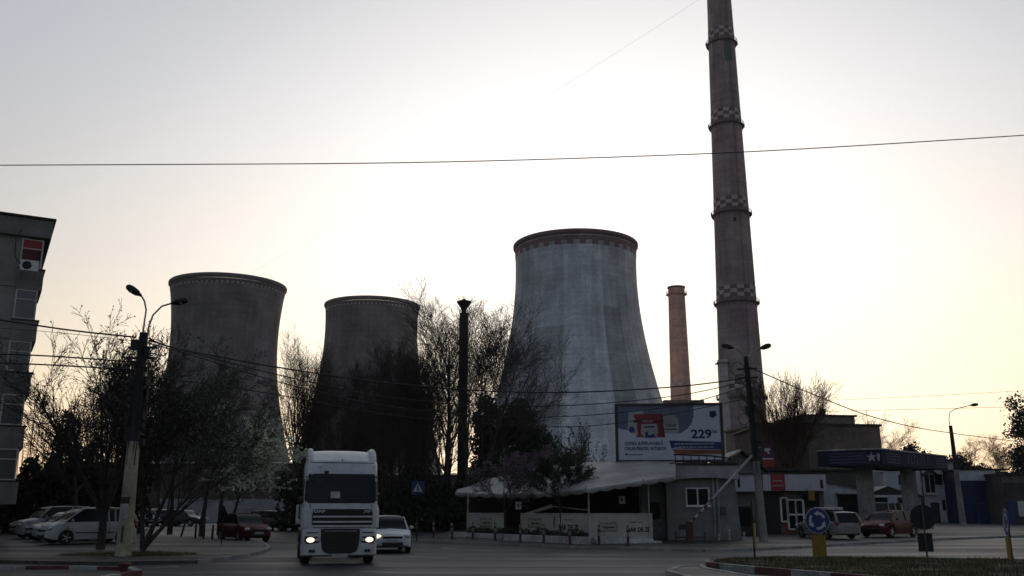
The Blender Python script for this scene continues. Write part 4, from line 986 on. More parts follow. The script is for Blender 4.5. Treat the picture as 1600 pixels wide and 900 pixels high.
# bollards
def bollard(): 
    mb = MB(); prof = [(.075, 0), (.065, .05), (.062, .28), (.062, .42), (.062, .6), (.062, .72), (.062, .84), (.05, .9), (.0, .92)]
    mb.lathe(prof, 12, mfun=lambda i, j: 1 if i in (3, 5) else 0, cap1=False); o = mb.build('bollard', [mat('bollard_red', (.11, .04, .042), .8, .2), m_conc], None, R(40)); return o
B0 = bollard(); first = True
bl = [(628, 841, 'left end of the row, right beside the white car'), (652, 843, 'under the blue crossing sign'), (678, 845, 'right of the blue crossing sign'), (707, 847, 'at the left end of the low white terrace wall'), (739, 847, 'before the leftmost terrace panel'), (774, 849, 'left of the terrace entrance'), (813, 852, 'at the terrace entrance'), (849, 853.5, 'before the left half of the long hedge'), (890, 855.5, 'before the day bar lettering behind the hedge'), (935, 857, 'at the corner of the long terrace wall'), (980, 858, 'before the pale terrace steps'), (1030, 845, 'beside the bar door')]
for i, (px, py, d) in enumerate(bl):
    p = G(px, py, 0); p.y += .35; p.x = X(px, p.y); o = B0 if first else B0.copy(); 
    if not first: C.objects.link(o)
    first = False; o.location = (p.x, p.y, gz(p.y)+.12); o.rotation_euler = (random.uniform(-.04, .04), random.uniform(-.04, .04), random.random()); tag(o, 'thin red and white bollard '+d, 'bollard', 'red and white bollards along the kerb')
mb = MB().lathe([(.06, 0), (.06, .72), (.045, .76), (0, .77)], 10); D0 = mb.build('bollard', m_black, None, R(40))
for i, (px, py, d, tl) in enumerate(((283, 838, 'tilted dark bollard, leftmost of the row by the red car', .22), (305, 841, 'upright dark bollard second from the left in the row by the red car', 0), (317.5, 842, 'upright dark bollard third from the left in the row by the red car', .02), (331, 843, 'dark bollard at the right end of the row, nearest the red car', .03))):
    o = D0 if i == 0 else D0.copy()
    if i: C.objects.link(o)
    p = G(px, py, .12); o.location = (p.x, p.y, gz(p.y)+.12); o.rotation_euler = (0, tl, 0); tag(o, d, 'bollard', 'dark bollards by the red car')
o = MB().lathe([(.1, 0), (.1, .5), (.16, .5), (.18, .62), (.12, .7), (0, .72)], 12).build('bollard', m_kred, None, R(40)); p = G(193, 899, .1); o.location = (p.x, p.y, .05); o.scale = (1, 1, .55); tag(o, 'low red bollard head at the bottom left corner kerb', 'bollard')
# signs
def disc(mb, r_, y0, y1, z=0, m=0, n=36): mb.prism([(r_*cos(2*pi*i/n), z+r_*sin(2*pi*i/n)) for i in range(n)], y0, y1, m)
def roundabout(label, px, py, rpx, Y, rz, yl=True, back=False, ypy=(835, 870), yx=0, blank=None):
    c = P(px, py, Y); r_ = rpx*Y/F*1.0; b = .15 if Y < 34 else .12
    root = thing('road_sign', label, 'road sign', (c.x, Y, gz(Y)+b), rz); zc = c.z-root.location.z
    MB().tube([(0, .05, 0), (0, .05, zc+r_*.9)], .032, 10).build('post', mat('post_grey', (.08, .075, .07), .6), root)
    s_ = MB(); disc(s_, r_, -.012, .012, zc); sg = s_.build('sign_disc', [m_blue if not back else m_alum], root)
    e = MB(); n = 36
    for i in range(n):
        A, B = 2*pi*i/n, 2*pi*(i+1)/n; e.quad(*[(q*cos(a), -.014, zc+q*sin(a)) for q, a in ((r_, A), (r_, B), (r_*.965, B), (r_*.965, A))])
    e.build('rim', m_signw, sg)
    for k in range(3):
        a0 = R(90+50-120*k); am = MB(); ri, ro = r_*.50, r_*.70; m_ = 8
        # counter-clockwise arrow
        st = R(20+120*k); en = st+R(62)
        for i in range(m_):
            A, B = st+(en-st)*i/m_, st+(en-st)*(i+1)/m_
            am.quad(*[(q*cos(a), -.016, zc+q*sin(a)) for q, a in ((ri, A), (ri, B), (ro, B), (ro, A))])
        am.poly([(q*cos(a), -.016, zc+q*sin(a)) for q, a in ((r_*.38, en), (r_*.82, en), (r_*.60, en+R(36)))])
        am.build('arrow', m_signw, sg)
    if yl:
        z0, z1 = Z(ypy[1], Y)-root.location.z, Z(ypy[0], Y)-root.location.z; hw = 10.5*Y/F
        y_ = MB().b2(yx-hw, yx+hw, -.02, .02, z0, z1).build('marker_board', m_alum if back else m_yellow, root)
    return root
roundabout('blue roundabout sign with three white arrows and a yellow board, on the island', 1277, 813.5, 19, 28.5, R(4), ypy=(836, 870))
roundabout('roundabout sign seen from behind with a dark board, at the back of the island', 1442, 808, 18.5, 32.5, R(170), back=True, ypy=(833, 862))
roundabout('roundabout sign seen edge on with a yellow board, near the right edge', 1572, 816, 20, 29, R(-106), ypy=(840, 874), yx=-.08)
p = thing('marker_post', 'slim marker board on a post seen side on, at the left tip of the island', 'road sign', (X(1177, 32), 32, .15), R(70))
MB().tube([(0, .04, 0), (0, .04, 1.9)], .03, 8).build('post', m_alum, p); MB().b2(-.22, .22, -.02, .02, .42, 1.2).build('marker_board', m_yellow, p); MB().b2(-.22, .22, .02, .03, .42, 1.2).build('board_back', m_alum, p)
s_ = MB(); disc(s_, .37, -.012, .012, 1.62); s_.build('sign_disc', m_alum, p)
Y = 49; p = thing('crossing_sign', 'blue square pedestrian crossing sign before the dark trees', 'road sign', (X(652, Y), Y, gz(Y)+.12), R(3)); zc = Z(762, Y)-p.location.z
MB().tube([(0, .04, 0), (0, .04, zc+.3)], .03, 8).build('post', m_alum, p); sb = MB().b2(-.33, .33, -.02, .02, zc-.33, zc+.33).build('panel', m_blue, p)
MB().prism([(-.24, zc-.2), (.24, zc-.2), (0, zc+.24)], -.026, -.021).build('triangle', m_signw, sb)
f = MB(); f.prism([(-.07, zc-.17), (-.02, zc-.17), (.0, zc-.06), (.04, zc-.17), (.09, zc-.17), (.03, zc+.0), (.03, zc+.07), (-.03, zc+.07), (-.03, zc-.02)], -.031, -.027); f.ball((0, -.029, zc+.11), .03, 8, 6, (1, .2, 1)); f.build('walking_figure', m_ink, sb)
Y = 45; p = thing('road_sign', 'small triangular sign seen from behind on a thin post in front of the red car', 'road sign', (X(350, Y), Y, gz(Y)+.12), R(165)); zc = Z(800, Y)-p.location.z
MB().tube([(0, .04, 0), (0, .04, zc+.3)], .022, 8).build('post', m_alum, p); t_ = MB(); t_.prism([(-.26, zc-.18), (.26, zc-.18), (0, zc+.27)], -.012, .012); t_.build('sign_plate', m_alum, p)
MB().prism([(-.17, zc-.13), (.17, zc-.13), (0, zc+.17)], -.016, -.013).build('sign_face', m_signw, p)
# ------------------------------------------------------------------ vehicles
def lerpf(tab):
    def f(s):
        if s <= tab[0][0]: return tab[0][1]
        for (a, va), (b, vb) in zip(tab, tab[1:]):
            if s <= b: t = (s-a)/(b-a); t = t*t*(3-2*t)*.5+t*.5; return va+(vb-va)*t
        return tab[-1][1]
    return f
def paint(name, c): return mat(name, c, .4, .1, 3, .14, coat=0. if 'red' in name else .2, spec=.12 if 'red' in name else .3)
m_lampglass = mat('lamp_lens', (.45, .46, .47), .12, .05, 3, .05, spec=.8)
m_lit = mat('headlight_lit', (.9, .85, .7), .3, .02, emit=(1, .84, .60), es=1.4)
m_drl = mat('daytime_light', (.9, .8, .7), .3, .02, emit=(1, .8, .62), es=1.2)
m_tail = mat('tail_lens', (.25, .015, .015), .2, .1, 4, .1, spec=.7)
m_plate = mat('plate_white', (.34, .34, .34), .5, .1, 9, .1)
STY = {
 'hatch': dict(L=4.05, W=1.72, H=1.48, a=(.95, 1.65, 3.45, 3.95), belt=.94, hood=.86, tail=.95, wb=(.78, 3.25)),
 'sedan': dict(L=4.4, W=1.72, H=1.45, a=(1.15, 1.85, 3.2, 3.8), belt=.93, hood=.84, tail=.98, wb=(.82, 3.45)),
 'mpv': dict(L=4.3, W=1.78, H=1.68, a=(.75, 1.65, 3.9, 4.22), belt=1.02, hood=.93, tail=1.05, wb=(.85, 3.5)),
 'wagon': dict(L=4.35, W=1.66, H=1.46, a=(1.2, 1.8, 3.95, 4.3), belt=.92, hood=.86, tail=.95, wb=(.8, 3.35)),
 'suv': dict(L=4.4, W=1.8, H=1.72, a=(1.1, 1.7, 3.95, 4.35), belt=1.08, hood=1.0, tail=1.1, wb=(.85, 3.5)),
 'van': dict(L=4.8, W=1.85, H=1.95, a=(.6, 1.35, 4.7, 4.78), belt=1.1, hood=.98, tail=1.15, wb=(.85, 3.9)),
}
def car(label, style, col, loc, rz, lit=None, cat='car', z=None, group=None, dark_bumper=False):
    S = STY[style]; L_, W, H = S['L'], S['W'], S['H']; a0, a1, a2, a3 = S['a']; belt = S['belt']; hw = W/2; f0, f1 = S['wb']
    root = thing(cat.replace(' ', '_') if cat != 'car' else 'car', label, cat, loc, rz, group)
    y = lambda s: s-L_/2
    zt = lerpf([(0, .52), (.06, .66), (.25, S['hood']-.1), (a0*.6, S['hood']), (a0, belt), (a2, belt+.02), (L_-.25, S['tail']), (L_-.06, S['tail']-.12), (L_, .6)])
    wd = lerpf([(0, hw*.62), (.1, hw*.8), (.35, hw*.94), (.8, hw), (L_-.7, hw), (L_-.25, hw*.93), (L_-.06, hw*.82), (L_, hw*.7)])
    ar = .355
    def zb(s):
        b = .2+.1*max(0, (.3-s)/.3)+.1*max(0, (s-L_+.3)/.3)
        for c in (f0, f1):
            if abs(s-c) < ar: b = max(b, .3+sqrt(ar*ar-(s-c)**2))
        return b
    ss = sorted(set([0, .03, .06, .1, .18, .28]+[L_*i/60 for i in range(2, 59)]+[L_-.28, L_-.18, L_-.1, L_-.06, L_-.03, L_]+[c+d for c in (f0, f1) for d in (-ar, -ar*.97, -ar*.85, ar*.85, ar*.97, ar)]))
    mb = MB(); n = 13
    for s in ss:
        b, t, w_ = zb(s), zt(s), wd(s); t = max(t, b+.04); m_ = b+(t-b)*.55
        half = [(w_*.80, b), (w_*.97, b+.03*(t-b)), (w_, b+(t-b)*.3), (w_*.995, m_), (w_*.95, t-(t-b)*.14), (w_*.86, t-.01)]
        ring = [(-x, z_) for x, z_ in half]+[(0, t+.025)]+half[::-1]
        for x, z_ in ring: mb.v.append((x, y(s), z_))
    for i in range(len(ss)-1):
        for j in range(n-1): a = i*n+j; mb.face((a, a+1, a+n+1, a+n))
        a = i*n; mb.face((a, a+n, a+2*n-1, a+n-1))
    mb.face(tuple(range(n))); mb.face(tuple(range((len(ss)-1)*n, len(ss)*n))[::-1])
    body = mb.build('body', col, root, R(35))
    un = MB().b2(-hw*.8, hw*.8, y(.15), y(L_-.15), .22, .5).build('underbody', m_dark, root)
    # glasshouse
    rt = lerpf([(a0, belt-.02), (a1-.12, H-.09), (a1, H-.05), ((a1+a2)/2, H-.02), (a2, H-.06), (a2+.1, H-.12), (a3, belt-.02)])
    gm = MB(); gs = [a0+(a3-a0)*i/24 for i in range(25)]; wt, wbb = hw*.72, hw*.86
    for s in gs:
        t = rt(s); k = max(0, (t-belt)/(H-belt)); x1 = wbb+(wt-wbb)*k
        for x, z_ in ((-wbb, belt-.03), (-x1, max(t, belt-.02)), (0, max(t, belt-.02)+.03*k), (x1, max(t, belt-.02)), (wbb, belt-.03)): gm.v.append((x, y(s), z_))
    for i in range(24):
        for j in range(4): a = i*5+j; gm.face((a, a+1, a+6, a+5))
    gm.build('windows', m_glass, root, R(30))
    rm = MB(); rs = [a1-.04+(a2-a1+.14)*i/12 for i in range(13)]
    for s in rs:
        t = rt(s)
        for x, z_ in ((-wt-.02, t-.06), (-wt+.04, t+.012), (-wt*.5, t+.035), (0, t+.043), (wt*.5, t+.035), (wt-.04, t+.012), (wt+.02, t-.06)): rm.v.append((x, y(s), z_))
    for i in range(12):
        for j in range(6): a = i*7+j; rm.face((a, a+1, a+8, a+7))
    rf = rm.build('roof', col, root, True)
    for sx in (-1, 1):
        def side(s, t_): k = (t_-belt)/(H-belt); return (sx*(wbb+(wt-wbb)*k+.004), y(s), t_)
        def pil(pts, rr): MB().tube(pts, rr, 6).build('pillar', col, root, R(40))
        pil([side(a0-.02, belt-.02), side((a0+a1)/2, (belt+H)/2-.0), side(a1, H-.05)], [.04, .035, .035])
        pil([side(a3, belt-.02), side(a2+(a3-a2)*.55, (belt+H)/2), side(a2+.03, H-.08)], [.07, .06, .05])
        mid = (a1+a2)/2+.05; pil([side(mid, belt-.02), side(mid-.03, H-.05)], .035)
        if style in ('wagon', 'mpv', 'suv', 'van'): pil([side(a2-.75, belt-.02), side(a2-.78, H-.06)], .04)
        mm = MB().ball((sx*(hw+.08), y(a0+.28), belt+.06), .1, 8, 6, (.9, .6, .75)).build('wing_mirror', col, root, True)
        h_ = MB()
        for s in (mid-.25, mid+.75): h_.box((sx*(hw+.005), y(s), belt-.17), (.03, .18, .03))
        h_.build('door_handle', m_dark, root)
        dl = MB()
        for s in (a0+.12, mid, min(mid+.95, a3-.2)): dl.box((sx*(hw*.998), y(s), (belt+.35)/2), (.012, .012, belt-.4))
        dl.box((sx*(hw+.004), y(L_*.5), .52), (.02, L_*.42, .05)); dl.build('door_trim', m_dark, root)
        hl = MB().ball((sx*hw*.70, y(.13), .66 if H < 1.6 else .72), .16, 10, 8, (1.0, .75, .55)).build('headlight', (lit if lit and (lit is not m_drl or sx < 0) else m_lampglass), root, True)
        MB().ball((sx*hw*.80, y(L_-.12), .85), .15, 8, 8, (.7, .7, 1.1)).build('tail_light', m_tail, root, True)
        for c in (f0, f1):
            wm = MB(); wm.lathe([(.2, -.09), (.29, -.1), (.315, -.07), (.315, .07), (.29, .1), (.2, .09)], 24, axis='X'); wl = wm.build('wheel', m_rubber, root, R(40)); wl.location = (sx*(hw-.12), y(c), .315)
            r_ = MB(); r_.lathe([(.2, .085), (.2, .06), (.05, .085)], 20, axis='X')
            for k in range(5): t = 2*pi*k/5; r_.box((.085, .11*cos(t), .11*sin(t)), (.03, .2, .05), 0, 0, t)
            ro = r_.build('rim', m_rim, wl); ro.scale = (sx, 1, 1)
    MB().box((0, y(.035), .62), (hw*.95, .08, .1)).build('grille', m_dark, root, bevel=.02)
    MB().box((0, y(.02), .36), (hw*1.0, .1, .14)).build('air_intake', m_dark, root, bevel=.02)
    if dark_bumper: MB().box((0, y(.03), .45), (hw*1.55, .16, .16)).build('bumper', m_dark, root, bevel=.04)
    pl = MB().box((0, y(-.025), .47), (.5, .02, .11)).build('number_plate', m_plate, root)
    MB().box((0, y(L_-.01), .72), (.5, .06, .11)).build('rear_plate', m_plate, root)
    wp = MB()
    for x in (-.3, .25): wp.tube([(x, y(a0-.03), belt+.02), (x+.38, y(a0+.12), belt+.13)], .012, 5)
    wp.build('wiper', m_dark, root)
    return root
def at(px, Y, raised=.12): return (X(px, Y), Y, gz(Y)+raised+.006)
c_silver = paint('silver_paint', (.38, .40, .42)); c_white = paint('car_white', (.55, .57, .60)); c_grey = paint('grey_paint', (.19, .20, .22)); c_red = paint('car_red', (.065, .006, .011)); c_dark = paint('car_dark', (.02, .02, .023)); c_olive = paint('old_silver', (.20, .20, .19)); c_pink = paint('faded_red', (.085, .008, .014))
pk = 'cars parked on the left pavement'
car('silver people carrier, nearest of the three parked behind the left lamp post', 'mpv', c_silver, at(140, 46.5), R(-44), group=pk)
car('grey hatchback parked between the two silver vehicles on the left', 'hatch', c_grey, at(112, 49.8), R(-43), group=pk)
car('pale silver off roader, leftmost of the three parked on the left', 'suv', c_silver, at(88, 53.5), R(-45), group=pk)
fk = 'cars parked along the concrete wall'
car('distant dark grey car at the left end of the row along the concrete wall', 'hatch', c_grey, at(226, 86, 0), R(40), group=fk)
car('distant white hatchback in the row along the concrete wall', 'hatch', c_white, at(244, 89, 0), R(20), group=fk)
car('distant white saloon beside the dark pickup along the concrete wall', 'sedan', c_white, at(265, 88, 0), R(8), group=fk)
car('dark saloon at the right end of the row along the concrete wall', 'sedan', c_dark, at(288, 86, 0), R(70), group=fk)
car('dark red hatchback driving towards us past the bollards', 'hatch', c_red, at(383, 52, 0), R(38))
car('black car waiting behind the red hatchback', 'wagon', c_dark, at(431, 72, 0), R(58))
car('white hatchback half hidden behind the truck with one light on', 'hatch', c_white, at(606, 41.5, 0), R(14), lit=m_drl)
e_ = car('old silver estate car with a roof load parked before the shop', 'wagon', c_olive, at(1290, 53), R(-166), dark_bumper=True)
rl = thing('roof_load', 'pale load strapped on the roof of the old silver estate', 'roof load', Vector(at(1293, 52.4))+Vector((0, 0, 1.47)), R(-166))
MB().b2(-.5, .5, -.6, .75, .04, .2).build('bundle', m_dirtywhite, rl, bevel=.05)
bb = MB()
for y_ in (-.4, .5): bb.b2(-.6, .6, y_-.03, y_+.03, 0, .04)
bb.build('roof_bar', m_dark, rl)
car('faded red hatchback parked under the petrol station fascia', 'hatch', c_pink, at(1387, 55), R(-50), dark_bumper=True)
car('white van parked in the dark carport', 'van', c_white, at(1369, 80), R(-60), cat='van')
# ---- truck
def truck():
    Y = 32.2; root = thing('truck', 'white tractor truck with lit headlights coming towards us', 'truck', (X(533, Y), Y, gz(Y)+.006), R(14))
    tw = mat('truck_white', (.60, .61, .64), .45, .16, 2.5, .2, coat=.2, spec=.3); hw = 1.245; q = lambda px: (px-372)/188.; z_ = lambda py: (811-py)/188.
    # cab shell: plan outline rounded at the front corners, lofted over height
    lev = [(1.12, 0, 1.), (1.8, 0, 1.), (2.0, .0, 1.), (2.4, .07, .995), (2.95, .17, .985), (3.3, .24, .98), (3.42, .34, .965)]
    out = [(-1, 2.2), (-1, .35), (-.985, .16), (-.93, .05), (-.82, .0), (-.45, -.045), (0, -.06), (.45, -.045), (.82, .0), (.93, .05), (.985, .16), (1, .35), (1, 2.2)]
    mb = MB(); n = len(out)
    for z, dy, k in lev:
        for x, y in out: mb.v.append((x*hw*k, (y+dy) if y < 2 else y, z))
    for i in range(len(lev)-1):
        for j in range(n-1): a = i*n+j; mb.face((a, a+1, a+n+1, a+n))
        mb.face((i*n+n-1, i*n, i*n+n, i*n+2*n-1))
    mb.face(tuple(range(n))[::-1]); mb.face(tuple((len(lev)-1)*n+j for j in range(n)))
    cab = mb.build('cab', tw, root, R(35))
    def front(x, z):
        dy = lerpf([(a, b) for a, b, c in lev])(z); k = lerpf([(a, c) for a, b, c in lev])(z)
        X_ = abs(x)/(hw*k); yy = lerpf([(0, -.06), (.45, -.045), (.82, 0), (.93, .05), (.985, .16), (1, .35)])(X_); return yy+dy
    def skin(nm, x0, x1, z0, z1, m, off=.012, nx=14, nz=6, parent=None, rc=0):
        s = MB()
        for i in range(nz+1):
            z = z0+(z1-z0)*i/nz; ins = 0
            if rc:
                dz = min(z-z0, z1-z); ins = rc-sqrt(max(0, rc*rc-(rc-min(dz, rc))**2)) if dz < rc else 0
            for j in range(nx+1):
                xa, xb = x0+ins, x1-ins; x = xa+(xb-xa)*j/nx; s.v.append((x, front(x, z)-off, z))
        for i in range(nz):
            for j in range(nx): a = i*(nx+1)+j; s.face((a, a+1, a+nx+2, a+nx+1))
        o = s.build(nm, m, parent or root, True); return o
    ws = skin('windscreen', -1.215, 1.215, 2.03, 2.93, m_glass, .012, 44, 24, None, .12)
    gs = MB(); pts = []
    sm = skin('screen_surround', -1.222, 1.222, 1.99, 2.97, m_dark, .006, 44, 24, None, .14)
    skin('windscreen_card', q(302), q(360), z_(405), z_(365), m_dirtywhite, .02, 3, 2, ws)
    skin('screen_device', q(258), q(285), z_(270), z_(234), m_dark, .05, 2, 2, ws); skin('interior_mirror', q(206), q(262), z_(322), z_(275), m_dark, .016, 3, 2, ws)
    skin('grille', q(193), q(572), 1.2, 1.80, m_dark, .03, 14, 4, None, .05)
    for py in (519, 551, 577): skin('grille_bar', q(197), q(568), z_(py+5), z_(py-5), tw, .06, 14, 2)
    text('DAF', .13, m_signw, root, (q(202), front(-.4, 1.7)-.05, 1.685), bold=.008, sx=1.5); text('XF', .13, m_signw, root, (q(515), front(.7, 1.7)-.06, 1.685), bold=.008, sx=1.5)
    skin('panel_seam', -1.2, 1.2, 3.335, 3.36, m_dark, .008, 20, 1)
    for x in (q(234), q(576)): o = MB().ball((x, front(x, 3.23)-.02, 3.23), .055, 10, 7, (1, .6, 1)).build('marker_light', m_white, root, True)
    for sx in (-1, 1):
        c = MB(); c.prismz([(sx*1.02, -.0), (sx*1.2, .02), (sx*1.30, .22), (sx*1.30, .5), (sx*1.25, .5), (sx*1.22, .22), (sx*1.02, .05)][::sx], 1.18, 1.82); c.build('corner_deflector', tw, root, bevel=.02)
    for sx in (-1, 1):
        pv = MB(); pv.b2(min(sx*1.02, sx*1.035), max(sx*1.02, sx*1.035), -.012+front(1.03, 1.9), front(1.03, 1.9)+.05, 1.82, 1.985); pv.build('panel_joint', m_dark, root)
    # roof spoiler: bulging middle between two corner fins
    s = MB(); nx, ny = 20, 10
    for i in range(ny+1):
        t = i/ny
        for j in range(nx+1):
            x = -1.0+2.0*j/nx; zz = 3.40+.44*sin(min(1, t*1.05)*pi/2)*(1-.10*abs(x)**3); s.v.append((x, .36+1.5*t, zz))
    for i in range(ny):
        for j in range(nx): a = i*(nx+1)+j; s.face((a, a+1, a+nx+2, a+nx+1))
    s.build('roof_spoiler', tw, root, True)
    for sx in (-1, 1):
        f = MB(); f.prismx([(.30, 3.40), (.5, 3.62), (.8, 3.82), (1.2, 3.88), (2.0, 3.88), (2.15, 3.6), (2.15, 3.36)], min(sx*.96, sx*1.18), max(sx*.96, sx*1.18)); f.build('spoiler_fin', tw, root, bevel=.09)
    MB().tube([(0, .3, 3.38), (0, .34, 3.46)], .03, 8).build('aerial', m_dark, root)
    # bumper with a big dark air intake
    bp = [(-1.245, .48), (-1.23, .30), (-.62, .27), (.62, .27), (1.23, .30), (1.245, .48), (1.245, 1.14), (-1.245, 1.14)]
    b = MB(); lv = [(.27, .04), (.32, -.06), (.7, -.08), (1.1, -.05), (1.15, 0)]
    for z, dy in lv:
        for x, y in out: b.v.append((x*1.25, y+dy if y < 1 else .85, z))
    for i in range(len(lv)-1):
        for j in range(n-1): a = i*n+j; b.face((a, a+1, a+n+1, a+n))
    b.face(tuple(range(n))[::-1]); b.face(tuple((len(lv)-1)*n+j for j in range(n)))
    bo = b.build('bumper', tw, root, R(35))
    it = [(-.64, 1.16), (-.64, .85), (-.60, .55), (-.53, .42), (-.36, .36), (.36, .36), (.53, .42), (.60, .55), (.64, .85), (.64, 1.16)]
    MB().prism(it, -.17, -.05).build('lower_grille', m_black, root, bevel=.02)
    sl_ = MB()
    for k in range(7): z = .5+.09*k; w_ = .52+.1*min(1, k/4); sl_.b2(-w_, w_, -.185, -.17, z, z+.025)
    sl_.build('grille_slat', m_dark, root); MB().b2(-.53, .53, -.20, -.172, 1.07, 1.095).build('trim_strip', m_steel, root)
    for sx in (-1, 1):
        hd = MB(); hd.prism([(sx*.66, .70), (sx*1.10, .68), (sx*1.17, .78), (sx*1.15, .92), (sx*.72, .90)][::sx], -.115, .1); h_ = hd.build('headlight_housing', m_dark, root, bevel=.02)
        MB().ball((sx*.97, -.115, .80), .135, 14, 9, (1.0, .4, .62)).build('headlight', m_lit, h_, True); MB().ball((sx*.75, -.11, .80), .07, 10, 7, (1, .4, .9)).build('side_lens', m_lampglass, h_, True)
        for x in (.86, .96): MB().lathe([(.0, 0), (.05, 0), (.055, .03)], 14, (sx*x, -.145, .445), axis='Y', cap0=False).build('fog_light', m_dark, root)
        MB().b2(min(sx*.72, sx*1.1), max(sx*.72, sx*1.1), -.10, -.05, 1.02, 1.05).build('step_slot', m_dark, root)
        # mirrors on arms
        ma = MB(); fo = 0 if sx < 0 else -.17; ma.tube([(sx*1.18, .35, 2.15), (sx*(1.36+fo), .3, 2.1), (sx*(1.37+fo), .3, 1.5), (sx*1.2, .35, 1.42)], .025, 6); mo = ma.build('mirror_arm', m_dark, root)
        MB().b2(min(sx*(1.27+fo), sx*(1.47+fo)), max(sx*(1.27+fo), sx*(1.47+fo)), .42, .58, 1.3, 1.95).build('mirror_housing', tw if sx < 0 else tw, mo, bevel=.05); MB().b2(min(sx*(1.25+fo), sx*(1.44+fo)), max(sx*(1.25+fo), sx*(1.44+fo)), .4, .56, 1.99, 2.2).build('wide_mirror', m_dark, mo, bevel=.04)
        sw_ = MB().b2(min(sx*1.19, sx*1.262), max(sx*1.19, sx*1.262), .55, 1.45, 2.05, 2.8).build('side_window', m_glass, root)
        MB().box((sx*1.262, 1.4, 1.75), (.03, .18, .05)).build('door_handle', m_dark, root)
        st = MB()
        for k in range(3): st.b2(min(sx*.95, sx*1.24), max(sx*.95, sx*1.24), .9, 1.55, .42+.27*k, .46+.27*k)
        st.build('cab_step', m_dark, root); MB().b2(min(sx*.98, sx*1.2), max(sx*.98, sx*1.2), 1.9, 3.4, .35, .95).build('fuel_tank', m_steel, root, bevel=.08)
        for yy, wi in ((1.0+.35, .32), (5.0, .58)):
            wm = MB(); w2 = wi/2; wm.lathe([(.29, -w2+.02), (.46, -w2), (.5, -w2+.05), (.5, w2-.05), (.46, w2), (.29, w2-.02)], 28, axis='X'); wl = wm.build('wheel', m_rubber, root, R(40)); wl.location = (sx*(1.24-w2), yy, .5)
            r_ = MB(); r_.lathe([(.29, w2-.02), (.27, w2-.1), (.12, w2-.08), (.1, w2+.02), (.0, w2+.03)], 24, axis='X', cap0=False); ro = r_.build('rim', m_steel, wl); ro.scale = (sx, 1, 1)
        MB().b2(min(sx*1.22, sx*1.245), max(sx*1.22, sx*1.245), .42, .85, 1.0, 1.2).build('arch_trim', m_dark, root)
        fn = MB(); nn = 10; pr = [(5.0+.62*cos(pi*i/nn), .5+.62*sin(pi*i/nn)) for i in range(nn+1)]+[(5.0+.58*cos(pi*i/nn), .5+.58*sin(pi*i/nn)) for i in range(nn, -1, -1)]; fn.prismx(pr, min(sx*.62, sx*1.25), max(sx*.62, sx*1.25)); fn.build('mudguard', m_dark, root)
    pl = MB().box((0, -.155, .30), (.54, .03, .12)).build('number_plate', m_plate, root)
    ch = MB().b2(-.45, -.33, .6, 6.2, .75, 1.0).b2(.33, .45, .6, 6.2, .75, 1.0).b2(-.33, .33, 5.9, 6.1, .78, .98).b2(-.85, .85, .15, 2.0, .55, 1.15); ch.build('chassis', m_dark, root)
    MB().lathe([(.55, 0), (.55, .08)], 20, (0, 4.6, 1.02)).build('fifth_wheel', m_dark, root)
    MB().tube([(-.9, 0, 2.01), (-.9, .0, 2.0)], .01, 4)
    wp = MB()
    for x in (-.75, .0, .7): wp.tube([(x, front(x, 2.02)-.05, 2.01), (x+.55, front(x+.4, 2.09)-.04, 2.1)], .014, 5)
    wp.build('wiper', m_dark, root); MB().b2(-1.0, 1.0, -.0, .9, .26, .34).build('undertray', m_dark, root)
truck()
# ------------------------------------------------------------------ trees and plants
def rdir(rng): 
    v = Vector((rng.gauss(0, 1), rng.gauss(0, 1), rng.gauss(0, 1))); return v.normalized()
def grow(rng, S, p, d, L_, r, lev, c):
    n = c['n'][lev]; st = L_/n; tip = max(c['rmin'], r*c.get('taper', .3))
    for i in range(n):
        d = (d+rdir(rng)*c['wob'][lev]+Vector((0, 0, c['up'][lev]))).normalized(); q = p+d*st
        r0 = r+(tip-r)*i/n; r1 = r+(tip-r)*(i+1)/n; S.append((p, q, r0, r1, lev)); p = q
        if lev+1 < len(c['n']) and i >= c['start'][lev]:
            k = c['kids'][lev]; m = int(k)+(rng.random() < k-int(k))
            for _ in range(m):
                ax = d.cross(rdir(rng)).normalized(); a = R(c['ang'][lev]*rng.uniform(.65, 1.25))
                e = (Matrix.Rotation(a, 3, ax) @ d); grow(rng, S, q, e, L_*c['rat'][lev]*rng.uniform(.75, 1.15)*(1-.35*i/n), max(c['rmin'], r1*c.get('rk', .62)), lev+1, c)
